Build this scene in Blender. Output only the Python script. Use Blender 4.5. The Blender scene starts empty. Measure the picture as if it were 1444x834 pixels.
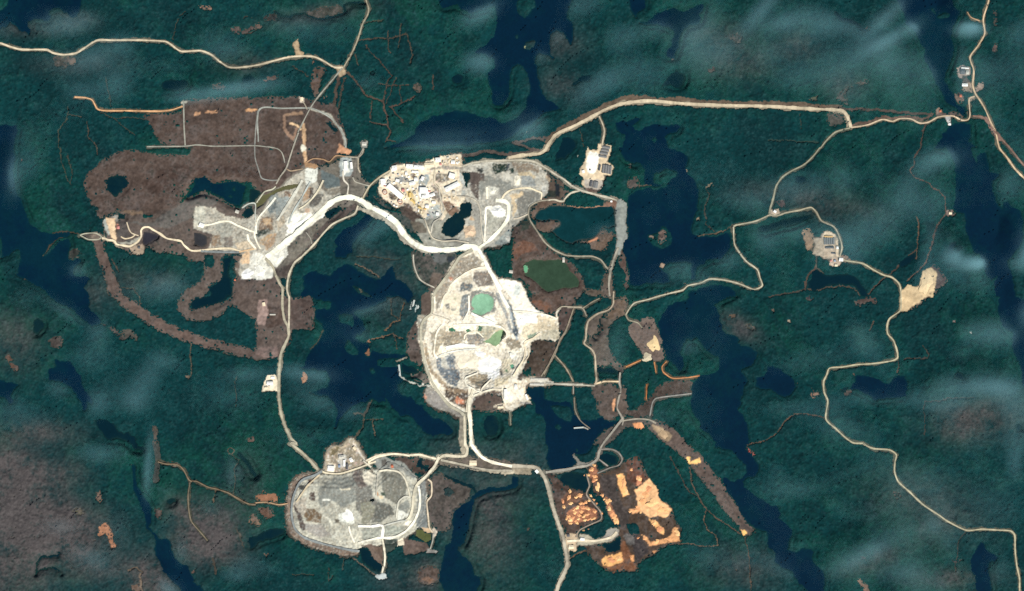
import bpy, bmesh, math, random
import numpy as np

random.seed(7)
RNG = np.random.default_rng(11)
sc = bpy.context.scene
COL = sc.collection
PXM = 5.0                      # metres on the ground per photograph pixel
FW, FH = 1444, 834

# ------------------------------------------------------------------ camera
cam = bpy.data.cameras.new("camera")
cam_o = bpy.data.objects.new("camera", cam)
COL.objects.link(cam_o)
cam_o.location = (0, 0, 20000)
cam.sensor_width = 36
cam.lens = 36 * 20000 / (FW * PXM)
cam.clip_start = 10
cam.clip_end = 60000
sc.camera = cam_o

# ------------------------------------------------------------------ sky, sun, exposure
SUN_EL, SUN_AZ = math.radians(46), math.radians(150)     # azimuth clockwise from north
world = bpy.data.worlds.new("World")
sc.world = world
world.use_nodes = True
wn = world.node_tree
bg = wn.nodes["Background"]
sky = wn.nodes.new("ShaderNodeTexSky")
sky.sky_type = 'NISHITA'
sky.sun_disc = False
sky.sun_elevation = SUN_EL
sky.sun_rotation = SUN_AZ
wn.links.new(sky.outputs["Color"], bg.inputs["Color"])
bg.inputs["Strength"].default_value = 0.06
sun = bpy.data.lights.new("sun", 'SUN')
sun.energy = 4.0
sun.angle = math.radians(0.5)
sun.color = (1.0, 0.95, 0.87)
sun_o = bpy.data.objects.new("sun", sun)
COL.objects.link(sun_o)
sun_o.location = (0, 0, 3000)
sun_o.rotation_euler = (math.radians(90) - SUN_EL, 0, math.pi - SUN_AZ)
vs = sc.view_settings
vs.view_transform = 'Standard'
vs.look = 'None'
vs.exposure = 0.55
vs.gamma = 1.0
vs.use_curve_mapping = False
sc.cycles.use_denoising = False
sc.cycles.denoising_input_passes = 'RGB_ALBEDO_NORMAL'
sc.cycles.max_bounces = 3
sc.cycles.volume_bounces = 0

# ------------------------------------------------------------------ map coordinates
VIEWS = {'p': (0, 0, 1.0), 'pA': (520, 210, 8.34), 'pB': (645, 210, 5.56), 'pC': (580, 350, 6.415), 'pD': (670, 350, 6.415),
         'pE': (580, 450, 5.56), 'pF': (400, 610, 4.39), 'pG': (510, 610, 4.39), 'pH': (770, 630, 4.39),
         'q1': (340, 230, 4.906), 'q2': (250, 260, 5.957), 'q3': (340, 130, 6.416), 'q4': (100, 280, 8.34),
         'q5': (790, 190, 8.34), 'q6': (1120, 300, 9.27), 'q7': (1310, 60, 5.957), 'q8': (800, 420, 4.633)}
for c_ in range(4):
    for r_ in range(4):
        VIEWS['t%d%d' % (c_, r_)] = (c_ * 361, (0, 209, 418, 625)[r_], 3.992)

def pts(s):
    """survey string -> map points (x east, y south, in 5 m units)"""
    out = []
    ox, oy, k = VIEWS['p']
    for tok in s.split():
        if ',' in tok:
            a, b = tok.split(',')
            out.append((ox + float(a) / k, oy + float(b) / k))
        else:
            ox, oy, k = VIEWS[tok]
    return np.array(out)

MG = 130
GW, GH = FW + 2 * MG, FH + 2 * MG
def wx(px): return (px - FW / 2) * PXM
def wy(py): return (FH / 2 - py) * PXM

def fnoise(power, seed, ax=1.0, ay=1.0, ang=0.0, lo=0.0):
    """smooth random field, zero mean, unit variance, spectrum f^-power"""
    r = np.random.default_rng(seed)
    f = np.fft.rfft2(r.standard_normal((GH, GW)))
    fy = np.fft.fftfreq(GH)[:, None]
    fx = np.fft.rfftfreq(GW)[None, :]
    ca, sa = math.cos(ang), math.sin(ang)
    u = (fx * ca + fy * sa) * ax
    v = (-fx * sa + fy * ca) * ay
    k = np.sqrt(u * u + v * v + 1e-9)
    filt = np.where(k > lo, k, 1e9) ** (-power)
    filt[0, 0] = 0
    g = np.fft.irfft2(f * filt, s=(GH, GW))
    return ((g - g.mean()) / g.std()).astype(np.float32)

def blur(a, r):
    a = a.astype(np.float32)
    for ax in (0, 1):
        p = np.pad(a, [(r + 1, r) if i == ax else (0, 0) for i in (0, 1)], mode='edge')
        c = np.cumsum(p, axis=ax, dtype=np.float64)
        n = a.shape[ax]
        a = ((np.take(c, np.arange(2 * r + 1, 2 * r + 1 + n), axis=ax) - np.take(c, np.arange(0, n), axis=ax)) / (2 * r + 1)).astype(np.float32)
    return a

def erode(m):
    o = m.copy()
    o[1:] &= m[:-1]; o[:-1] &= m[1:]; o[:, 1:] &= m[:, :-1]; o[:, :-1] &= m[:, 1:]
    return o

def dilate(m, n=1):
    for _ in range(n):
        o = m.copy()
        o[1:] |= m[:-1]; o[:-1] |= m[1:]; o[:, 1:] |= m[:, :-1]; o[:, :-1] |= m[:, 1:]
        m = o
    return m

def inset(m, n):
    d = np.zeros(m.shape, np.float32)
    k = m.copy()
    for _ in range(n):
        d += k
        k = erode(k)
    return d

WARPX = fnoise(1.3, 1, lo=0.012)
WARPY = fnoise(1.3, 2, lo=0.012)

def fill(poly, jit=0.8):
    """mask of the cells inside a polygon, its outline roughened by jit cells"""
    m = np.zeros((GH, GW), bool)
    x0, y0 = np.floor(poly.min(0) + MG - 6).astype(int)
    x1, y1 = np.ceil(poly.max(0) + MG + 6).astype(int)
    x0, y0, x1, y1 = max(x0, 0), max(y0, 0), min(x1, GW), min(y1, GH)
    if x1 <= x0 or y1 <= y0:
        return m
    X = np.arange(x0, x1)[None, :] + .5 - MG + jit * WARPX[y0:y1, x0:x1]
    Y = np.arange(y0, y1)[:, None] + .5 - MG + jit * WARPY[y0:y1, x0:x1]
    ins = np.zeros(X.shape, bool)
    n = len(poly)
    for i in range(n):
        ax_, ay_ = poly[i]; bx, by = poly[(i + 1) % n]
        if ay_ == by:
            continue
        c = ((ay_ > Y) != (by > Y)) & (X < (bx - ax_) * (Y - ay_) / (by - ay_) + ax_)
        ins ^= c
    m[y0:y1, x0:x1] = ins
    return m

def stroke(line, w, jit=0.5):
    """mask of the cells within w/2 of a line"""
    m = np.zeros((GH, GW), bool)
    for i in range(len(line) - 1):
        (ax_, ay_), (bx, by) = line[i], line[i + 1]
        r = w / 2 + 3
        x0, x1 = int(max(min(ax_, bx) + MG - r, 0)), int(min(max(ax_, bx) + MG + r + 1, GW))
        y0, y1 = int(max(min(ay_, by) + MG - r, 0)), int(min(max(ay_, by) + MG + r + 1, GH))
        if x1 <= x0 or y1 <= y0:
            continue
        X = np.arange(x0, x1)[None, :] + .5 - MG + jit * WARPX[y0:y1, x0:x1]
        Y = np.arange(y0, y1)[:, None] + .5 - MG + jit * WARPY[y0:y1, x0:x1]
        dx, dy = bx - ax_, by - ay_
        t = np.clip(((X - ax_) * dx + (Y - ay_) * dy) / max(dx * dx + dy * dy, 1e-6), 0, 1)
        m[y0:y1, x0:x1] |= (X - ax_ - t * dx) ** 2 + (Y - ay_ - t * dy) ** 2 < (w / 2) ** 2
    return m

def disc(s, rx, ry=None, ang=0):
    c = pts(s)[0]
    a = np.linspace(0, 2 * math.pi, 28, endpoint=False)
    ry = ry or rx
    ca, sa = math.cos(math.radians(ang)), math.sin(math.radians(ang))
    x, y = rx * np.cos(a), ry * np.sin(a)
    return np.stack([c[0] + x * ca - y * sa, c[1] + x * sa + y * ca], 1)

ALB_K = 0.60
def lin(c):
    c = np.asarray(c, np.float32) / 255
    return np.where(c <= 0.04045, c / 12.92, ((c + 0.055) / 1.055) ** 2.4)
def alb_of(c):
    """surface albedo of a material described by its appearance beside white gravel"""
    c = lin(c)
    y = float(c @ np.array([.3, .55, .15], np.float32))
    return np.clip(c * ALB_K * (.93 + .55 * y) * (1 - y * np.array([0, .015, .09], np.float32)), 0.001, 0.8)
# ------------------------------------------------------------------ survey: water
LAKES = [   # (name, label, shape, islands)
 ('lake', 'dark lake in the upper left corner with a notched wooded shore',
  't00 -600,-600 458,-600 458,0 455,40 440,90 420,105 395,98 370,75 345,60 330,50 300,50 275,60 280,85 290,110 250,115 215,110 190,115 165,120 160,150 165,195 150,185 125,185 105,175 95,150 75,135 60,130 40,150 20,155 0,160 -600,160',
  ['t00 -200,-200 30,-60 45,0 40,30 20,55 0,65 -200,90']),
 ('pond', None, 't00 915,470 960,448 1000,445 1050,455 1060,480 1040,500 1000,510 950,515 920,505', []),
 ('pond', None, 't00 1355,440 1380,420 1400,412 1430,425 1441,445 1435,462 1390,470 1355,462', []),
 ('lake', 'long dark lake down the left edge with ragged bays',
  't00 -600,705 0,705 40,700 90,705 95,740 80,780 75,834 t01 90,60 78,130 80,200 100,260 130,310 150,370 160,430 200,460 260,480 310,485 350,480 395,470 400,485 370,500 345,505 310,530 270,550 240,590 235,605 255,595 300,560 340,530 380,510 400,540 385,560 380,600 390,630 420,635 455,620 460,630 430,660 415,700 425,725 480,725 505,735 490,760 470,785 490,800 500,834 t02 500,0 505,30 500,70 520,85 550,105 575,140 570,155 520,175 470,140 430,100 380,60 320,25 270,0 t01 230,790 190,765 150,740 110,730 90,715 105,705 100,680 110,640 115,600 105,575 75,570 45,615 10,620 15,590 5,555 0,500 -600,500', []),
 ('pond', None, 't02 190,150 215,125 250,150 240,185 205,220 185,185', []),
 ('lake', None, 't02 305,355 350,360 395,375 425,415 445,445 450,480 480,530 505,560 520,590 515,605 490,600 495,640 480,635 455,590 425,560 400,520 350,480 310,470 280,465 272,430 285,405 320,395', []),
 ('pond', None, 't02 -300,470 0,470 60,490 105,500 75,530 60,560 80,590 60,610 30,580 0,570 -300,560', []),
 ('pond', None, 't02 535,695 580,700 640,715 655,745 690,775 720,765 755,790 760,834 t03 755,0 770,20 815,25 815,45 790,40 740,30 735,0 t02 735,834 700,810 660,800 620,805 585,780 555,750', []),
 ('river', 'narrow dark river at the lower left, widening toward the bottom edge',
  't03 740,120 755,120 760,180 775,230 800,280 825,320 850,370 845,420 835,470 855,490 880,510 900,540 930,535 955,550 960,590 985,640 1010,670 1050,700 1070,740 1100,780 1150,834 1500,1350 1300,1350 1020,834 985,790 945,750 920,720 905,670 875,630 870,590 880,550 870,520 840,495 820,480 815,440 815,410 795,370 785,330 760,290 750,240 740,180', []),
 ('pond', None, 't03 945,320 960,305 985,310 990,325 970,340 950,335', []),
 ('pond', None, 't03 1400,560 1400,535 1441,520 t13 40,495 90,485 150,478 168,495 150,520 110,530 60,540 20,550 t03 1441,585 1410,590', []),
 ('lake', 'branching dark lake at top centre with a small wooded island',
  't10 1020,-600 1020,-50 1030,20 1045,55 1080,40 1110,30 1130,20 1145,50 1200,65 1250,60 1300,45 1345,35 1352,80 1350,150 1335,215 1290,255 1235,300 1290,310 1335,330 1345,380 1300,420 1310,465 1335,500 1335,570 1350,595 1385,600 1410,570 1425,520 1425,450 1441,400 t20 5,385 30,365 60,375 90,420 105,480 100,520 80,570 75,610 50,640 20,660 0,672 t10 1400,690 1370,682 1330,662 1290,660 1240,655 1200,640 1150,630 1110,625 1070,640 1030,650 985,655 960,680 925,700 900,730 890,760 840,790 780,815 720,834 850,825 950,815 1050,820 1150,815 1250,810 1350,800 1441,770 t20 30,740 80,715 130,690 160,650 200,630 270,610 240,580 205,560 180,530 165,500 160,460 140,420 135,380 130,330 150,300 180,310 205,320 235,330 215,300 210,250 220,200 250,180 285,185 310,225 325,260 345,220 345,160 330,125 305,100 310,70 325,30 335,0 335,-600',
  ['t20 25,45 35,5 60,-20 120,-10 130,30 105,70 70,100 40,90', 't20 70,260 85,235 135,228 125,265 100,280 75,270', 't20 22,200 36,195 36,215 26,220']),
 ('pond', None, 't20 335,475 360,455 380,440 410,428 440,430 447,450 430,462 400,462 365,470 345,482', []),
 ('pond', None, 't20 648,-300 752,-300 745,50 715,75 695,105 670,75 655,40', []),
 ('lake', None, 't20 710,125 755,130 780,105 820,70 860,58 910,50 940,65 980,65 1010,45 1040,20 1070,18 1085,45 1065,60 1050,80 1065,110 1045,135 1000,145 960,180 940,220 935,255 920,290 910,310 915,340 890,330 870,320 875,280 895,260 905,215 915,180 890,150 850,138 800,135 760,145 720,132', []),
 ('pond', None, 't20 830,480 855,470 870,440 900,415 925,405 930,380 940,405 970,415 985,445 970,470 945,500 920,495 890,475 860,480', []),
 ('lake', 'large dark lake east of the grey causeway, with a small islet',
  't20 600,740 585,715 585,690 605,685 625,680 650,690 680,675 718,665 720,690 680,710 690,735 730,735 770,715 810,705 850,710 890,705 930,700 945,720 930,745 890,750 862,770 870,800 880,834 t21 900,5 960,20 985,45 990,80 970,120 985,150 1020,165 1040,190 1055,240 1050,300 1040,360 1020,400 1010,440 1020,480 1045,500 1080,500 1130,500 1160,490 1200,478 1225,485 1225,530 1230,560 1200,600 1180,620 1100,630 1080,650 1040,660 1030,740 1005,740 1010,645 980,640 940,640 900,650 870,660 850,650 830,650 825,670 850,690 880,720 885,750 860,770 820,760 790,770 760,760 720,780 690,785 665,770 665,700 660,650 640,620 625,590 625,550 635,520 655,490 655,300 660,270 690,250 720,235 760,225 800,235 830,230 860,220 890,190 920,165 930,145 920,135 880,120 840,130 800,140 790,170 800,195 830,205 845,215 820,215 780,210 745,205 740,160 745,120 720,90 680,80 640,70 620,40 600,0 t20 620,834 640,770',
  ['t21 760,490 800,480 830,470 840,445 860,440 890,475 905,510 895,545 850,570 800,550 775,530', 't20 790,790 805,775 820,790 805,808']),
 ('pond', None, 't20 290,780 320,775 355,795 360,834 t21 350,10 300,60 245,70 240,40 270,0', []),
 ('lake', 'long winding lake at lower right running down to the bottom edge',
  't21 990,834 1010,805 1060,790 1110,778 1170,775 1220,785 1255,810 1265,834 t22 1225,0 1170,30 1140,50 1165,90 1175,140 1180,190 1210,215 1260,230 1285,250 1280,275 1310,275 1350,285 1375,315 1370,350 1345,385 1300,410 1285,430 1310,445 1325,480 1300,520 1285,560 1290,600 1270,640 1300,660 1325,730 1330,834 t23 1320,5 1315,35 1345,65 1385,120 1390,160 1370,190 1330,190 1300,215 1310,250 1370,300 1441,340 t33 0,345 45,355 75,400 60,420 110,460 135,510 120,560 110,600 160,615 190,592 230,590 258,620 240,660 270,690 315,720 320,760 315,834 330,1350 260,1350 220,834 160,770 130,720 80,700 35,660 40,620 0,565 t23 1441,500 1380,480 1330,450 1290,400 1270,350 1240,300 1200,250 1180,215 1190,190 1240,215 1290,200 1320,165 1310,120 1275,95 1260,60 1250,45 1190,30 1150,20 1140,0 t22 1150,820 1110,770 1060,740 1050,700 1010,640 1000,600 1010,540 1020,490 1045,470 1060,445 1110,440 1160,420 1170,370 1170,345 1130,330 1100,300 1060,270 1030,240 980,250 950,290 940,330 965,350 975,400 960,420 940,425 920,400 900,370 870,360 860,330 850,250 835,200 825,150 840,120 860,80 880,55 920,40 960,35 1000,15', []),
 ('pond', None, 't22 1375,520 1370,490 1385,462 1425,452 1441,420 t32 5,392 25,390 60,410 100,430 135,455 150,490 160,515 130,545 90,568 50,550 20,535 t22 1441,530 1410,532', []),
 ('pond', 'twin lobed pond beside the winding road at the right', 't32 490,455 510,447 560,447 600,465 640,475 655,495 685,490 705,465 740,443 765,450 780,480 778,540 770,565 720,570 660,575 600,583 570,560 540,545 500,530 465,525 470,505 490,485', []),
 ('pond', None, 't32 410,525 450,513 445,530 420,535', []),
 ('pond', None, ('d', 't32 1080,443', 6, 5.5), []),
 ('pond', None, 't32 1395,720 1410,705 1425,720 1420,760 1400,755', []),
 ('lake', 'narrow lake at the upper right above the road crossing',
  't30 725,-600 725,0 760,70 775,130 830,180 850,240 880,280 875,340 920,400 940,460 975,520 990,570 1010,590 1060,610 1085,640 1115,650 1110,600 1060,590 1045,540 1020,500 1000,450 1005,400 1025,360 1040,330 1055,290 1045,250 1030,200 1040,160 1055,120 1090,60 1050,40 1040,0 1040,-600', ['t30 950,100 990,75 1025,85 1025,105 970,108', 't30 915,50 928,50 945,85 935,85']),
 ('lake', 'broad lake running down the right edge below the road crossing',
  't30 930,834 970,780 985,740 1020,720 1060,695 1100,690 1140,700 1145,760 1130,800 1170,834 t31 1140,0 1150,50 1172,85 1170,50 1190,25 1230,35 1240,90 1245,130 1300,150 1265,200 1265,250 1285,300 1320,340 1325,300 1345,295 1370,330 1420,350 1441,400 1441,490 1410,560 1350,625 1350,660 1380,720 1385,780 1390,834 t32 1400,0 1441,20 1900,60 1900,520 1441,510 1428,500 1425,430 1412,380 1392,330 1380,260 1385,200 1335,185 1300,130 1290,60 1305,0 t31 1285,834 1275,770 1290,720 1260,750 1222,720 1215,650 1190,600 1155,590 1140,530 1120,480 1110,420 1100,370 1060,360 1040,330 1050,290 1058,200 1055,100 1040,60 1000,0', []),
 ('pond', 'bottle shaped pond in the lower right corner beside the road', 't33 1205,555 1220,570 1230,595 1250,610 1285,625 1292,640 1280,660 1250,670 1240,690 1245,740 1255,790 1260,834 1260,1200 1180,1200 1175,834 1170,780 1150,730 1135,680 1135,650 1155,620 1175,600 1190,570', []),
 ('pond', None, 't31 155,155 180,148 215,160 215,185 190,195 160,185', []),
 ('pond', None, 't31 0,430 60,415 120,395 190,375 235,368 243,380 210,400 150,420 90,440 40,460 0,475 t21 1400,475 1375,455 1400,435', []),
 ('pond', None, 't31 735,650 760,620 800,600 835,590 830,625 790,650 745,670', []),
 ('pond', None, 't31 1005,565 1030,530 1055,530 1055,555 1030,580', []),
 ('pond', 'curved pond below the camp at the right', 't31 245,700 270,680 300,695 320,710 380,712 440,712 480,720 510,745 525,770 560,815 578,840 540,834 510,800 490,775 440,765 380,765 340,770 300,790 265,805 225,795 220,765 240,740', []),
 ('pond', None, ('d', 't10 1137,443', 6.8, 6.3), []),
 ('pond', None, ('d', 't10 652,417', 3, 3), []),
 ('lake', None, 't11 620,368 665,385 655,410 620,450 570,500 535,550 545,590 500,620 450,615 445,580 460,555 440,520 470,480 520,450 560,430 590,400', []),
 ('lake', 'large dark lake in the middle between the haul roads, with wooded peninsulas',
  't11 240,834 270,790 265,720 300,700 340,690 370,710 410,725 430,690 470,670 500,655 540,655 570,690 610,700 650,730 690,740 720,720 745,680 765,665 785,700 790,740 840,760 880,800 890,834 t12 880,10 860,40 840,20 800,5 740,0 730,25 680,50 620,70 560,80 550,90 570,110 600,140 620,180 600,200 565,220 560,240 590,255 620,260 640,280 610,320 620,335 640,335 660,305 700,320 760,325 800,325 840,330 850,340 820,350 800,370 780,385 800,395 800,440 830,475 800,500 800,530 830,560 870,560 900,590 900,605 935,605 950,640 980,660 1000,690 1050,700 1090,730 1110,760 1080,780 1040,770 1000,790 960,775 910,720 880,680 850,665 820,670 790,640 760,600 730,560 735,600 720,590 680,590 650,575 620,600 590,600 540,625 500,660 470,690 450,745 440,740 450,680 462,640 440,595 410,565 350,555 300,545 340,530 400,500 420,470 400,430 330,405 240,405 260,385 290,350 310,310 335,270 365,225 382,190 372,150 340,130 325,90 345,70 400,75 425,60 420,30 330,20 300,0',
  ['t12 465,110 490,100 545,105 555,150 540,172 500,155 470,150', 't12 495,290 510,250 530,250 550,280 580,310 575,330 545,330 510,315', 't12 680,360 740,350 820,350 800,400 720,400 685,390', 't12 640,410 670,410 675,435 650,440', 't11 540,775 600,800 660,834 620,834 570,810']),
 ('pond', None, ('d', 't12 1325,725', 11, 15), []),
 ('lake', None, 't22 90,515 180,515 190,580 240,590 320,595 340,640 380,690 430,705 470,690 510,670 525,695 580,700 600,705 570,725 540,740 500,770 470,800 455,834 t23 445,30 430,50 385,70 350,58 340,75 365,105 350,130 300,145 235,158 210,130 190,90 200,40 190,5 t22 190,834 185,780 190,710 160,670 130,655 128,600 85,545',
  ['t22 215,620 260,610 320,625 345,660 335,705 290,690 240,660', 't22 245,735 265,715 285,735 265,757', 't23 355,40 365,30 372,42 362,50']),
 ('pond', 'dark pond north of the orange sand diggings', 't23 270,200 290,170 340,160 400,170 425,200 430,240 410,275 370,260 330,245 300,240 275,215', []),
 ('pond', None, 't23 490,65 540,60 590,75 600,100 580,120 540,105 500,90', []),
 ('river', 'dark river bending south from the haul road at the bottom centre',
  't13 1441,230 1400,245 1340,255 1280,265 1240,275 1215,290 1195,320 1150,350 1120,390 1110,440 1110,500 1095,560 1070,580 1060,630 1045,680 1030,740 1040,800 1060,834 1060,1300 1270,1300 1240,834 1270,790 1260,755 1230,745 1215,690 1190,650 1150,620 1140,590 1170,560 1190,500 1200,420 1215,350 1225,310 1260,300 1320,285 1380,275 1441,260 t23 35,230 40,190 0,185', []),
 ('pond', None, 't01 600,175 630,160 690,162 720,185 715,210 680,235 660,268 635,265 605,235 600,200', []),
 ('lake', None, 't01 1095,170 1140,165 1170,180 1190,200 1230,205 1280,195 1320,190 1365,205 1385,225 1370,280 1355,325 1330,320 1290,300 1250,280 1220,260 1180,240 1150,235 1110,245 1060,280 1045,280 1080,240 1095,210', ['t01 1290,270 1305,260 1315,280', 't01 1310,235 1322,225 1325,250']),
 ('pond', None, 't01 1405,235 1441,235 t11 30,255 10,290 0,310 t01 1441,310 1410,305', []),
 ('pond', None, 't01 672,378 698,378 698,408 672,408', []),
 ('pond', None, 't01 460,462 510,460 510,475 465,478', []),
 ('pond', None, 't01 1258,620 1315,612 1290,660 1282,720 1285,760 1300,800 1295,834 t02 1275,0 1270,20 1240,35 1200,50 1140,60 1110,75 1080,78 1068,50 1085,20 1110,5 1150,5 1180,0 t01 1190,834 1180,790 1215,770 1245,740 1255,680', []),
 ('pond', 'dark pond with square cut edges beside the processing plant', 't11 1160,310 1210,308 1215,350 1205,380 1175,400 1180,430 1150,480 1110,495 1060,490 1040,470 1045,440 1080,400 1130,370 1155,345', []),
 ('pond', None, 't11 1165,140 1208,140 1205,170 1192,200 1190,230 1175,220 1175,180', []),
 ('pond', None, 'q3 760,275 800,290 850,340 870,370 840,375 790,320', []),
 ('pond', None, 't11 385,360 430,340 480,335 490,350 440,365 430,390 395,390', []),
 ('pond', None, 't12 815,375 850,385 890,400 920,425 900,440 860,435 820,420', []),
 ('pond', None, 't22 475,400 520,405 560,395 600,420 600,430 540,435 480,430', []),
 ('pond', None, 't13 915,85 940,85 940,120 975,150 960,155 920,130', []),
 ('pond', None, 't23 520,560 560,555 600,535 610,560 612,610 580,615 530,610', []),
 ('pond', None, 't01 1365,360 1420,330 1425,380 1385,400', []),
 ('pond', None, 't13 575,600 605,585 640,610 660,650 700,690 710,710 690,725 640,690 600,660', []),
]
PONDS = [  # coloured ponds: name, label, shape, colour
 ('pond', 'pale mint green pond in the mine works, level with the diagonal haul road', 'pC 550,470 580,430 640,415 700,420 740,450 750,490 740,540 700,580 640,600 580,595 545,570 575,550 550,530 540,500', (150, 202, 168)),
 ('pond', 'olive green settling pond with brown banks right of the mine works', 't21 80,640 120,625 180,630 250,625 290,630 310,650 330,690 365,720 385,750 370,790 330,795 290,790 240,805 200,810 170,790 140,760 100,730 70,720 65,690 60,660', (58, 82, 64)),
 ('pond', 'bright green inlet at the left end of the olive green settling pond', ('d', 't21 76,680', 3.6, 5.6), (108, 180, 138)),
 ('pond', 'teal tailings pond enclosed by the looping road, west of the causeway', 't21 130,400 130,375 160,345 210,325 290,320 380,335 440,330 500,325 560,320 580,345 585,400 585,440 540,455 510,445 490,480 450,510 380,520 340,545 300,530 260,500 220,470 240,450 270,430 260,415 215,405 175,415', (14, 60, 66)),
 ('pond', 'olive coloured ditch pond among the north western gravel works', 'q1 220,190 280,165 400,145 400,165 330,190 260,200 200,230 150,290 110,320 100,290 150,220', (104, 104, 72)),
 ('pond', 'muted green pool inside the open pit, on its upper right floor', 'pE 560,180 620,150 660,100 720,75 740,110 720,150 700,200 660,215 620,195', (150, 182, 140)),
 ('pond', 'olive pond beside the spur road right of the spoil heap', 'pG 335,605 370,600 385,625 430,630 425,665 400,680 335,640', (100, 108, 68)),
 ('pond', None, 'pE 300,75 320,62 345,75 345,95 300,98', (78, 146, 116)),
 ('pond', None, 'pE 428,85 445,75 465,88 450,102 430,102', (100, 165, 125)),
 ('pond', None, 'pE 522,55 552,55 552,95 525,95', (85, 130, 110)),
 ('pond', None, 'pE 775,360 800,355 800,385 778,388', (98, 172, 142)),
 ('pond', None, ('d', 'pG 68,418', 3.2, 2.4), (100, 176, 150)),
 ('pond', 'slate grey puddled basin inside the bend of the cream road in the west', 't01 805,470 860,475 895,490 890,510 850,530 820,555 805,530', (58, 58, 66)),
 ('pond', 'slate grey basin above the western gravel road junction', 't01 1090,475 1140,480 1170,500 1165,550 1140,560 1090,545', (62, 64, 68)),
]
STREAMS = [('t03 205,740 210,680 235,640 280,640 320,630 335,615', 2.2), ('t03 215,725 250,705 300,700 340,720 350,745', 1.8),
 ('t03 1345,60 1390,110 1441,180', 6), ('t10 110,65 140,85 190,95 225,78 270,75 300,95 370,108 430,100 480,80 500,60 495,25 515,15 560,15 620,20', 2.6),
 ('t13 1070,190 1110,205 1160,230 1215,240 1235,270', 3.4), ('q8 215,140 225,180 205,200 212,235 170,240 165,265 185,272', 1.6),
 ('t30 380,70 410,110 450,115 490,130 520,160 550,170', 5)]
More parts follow.
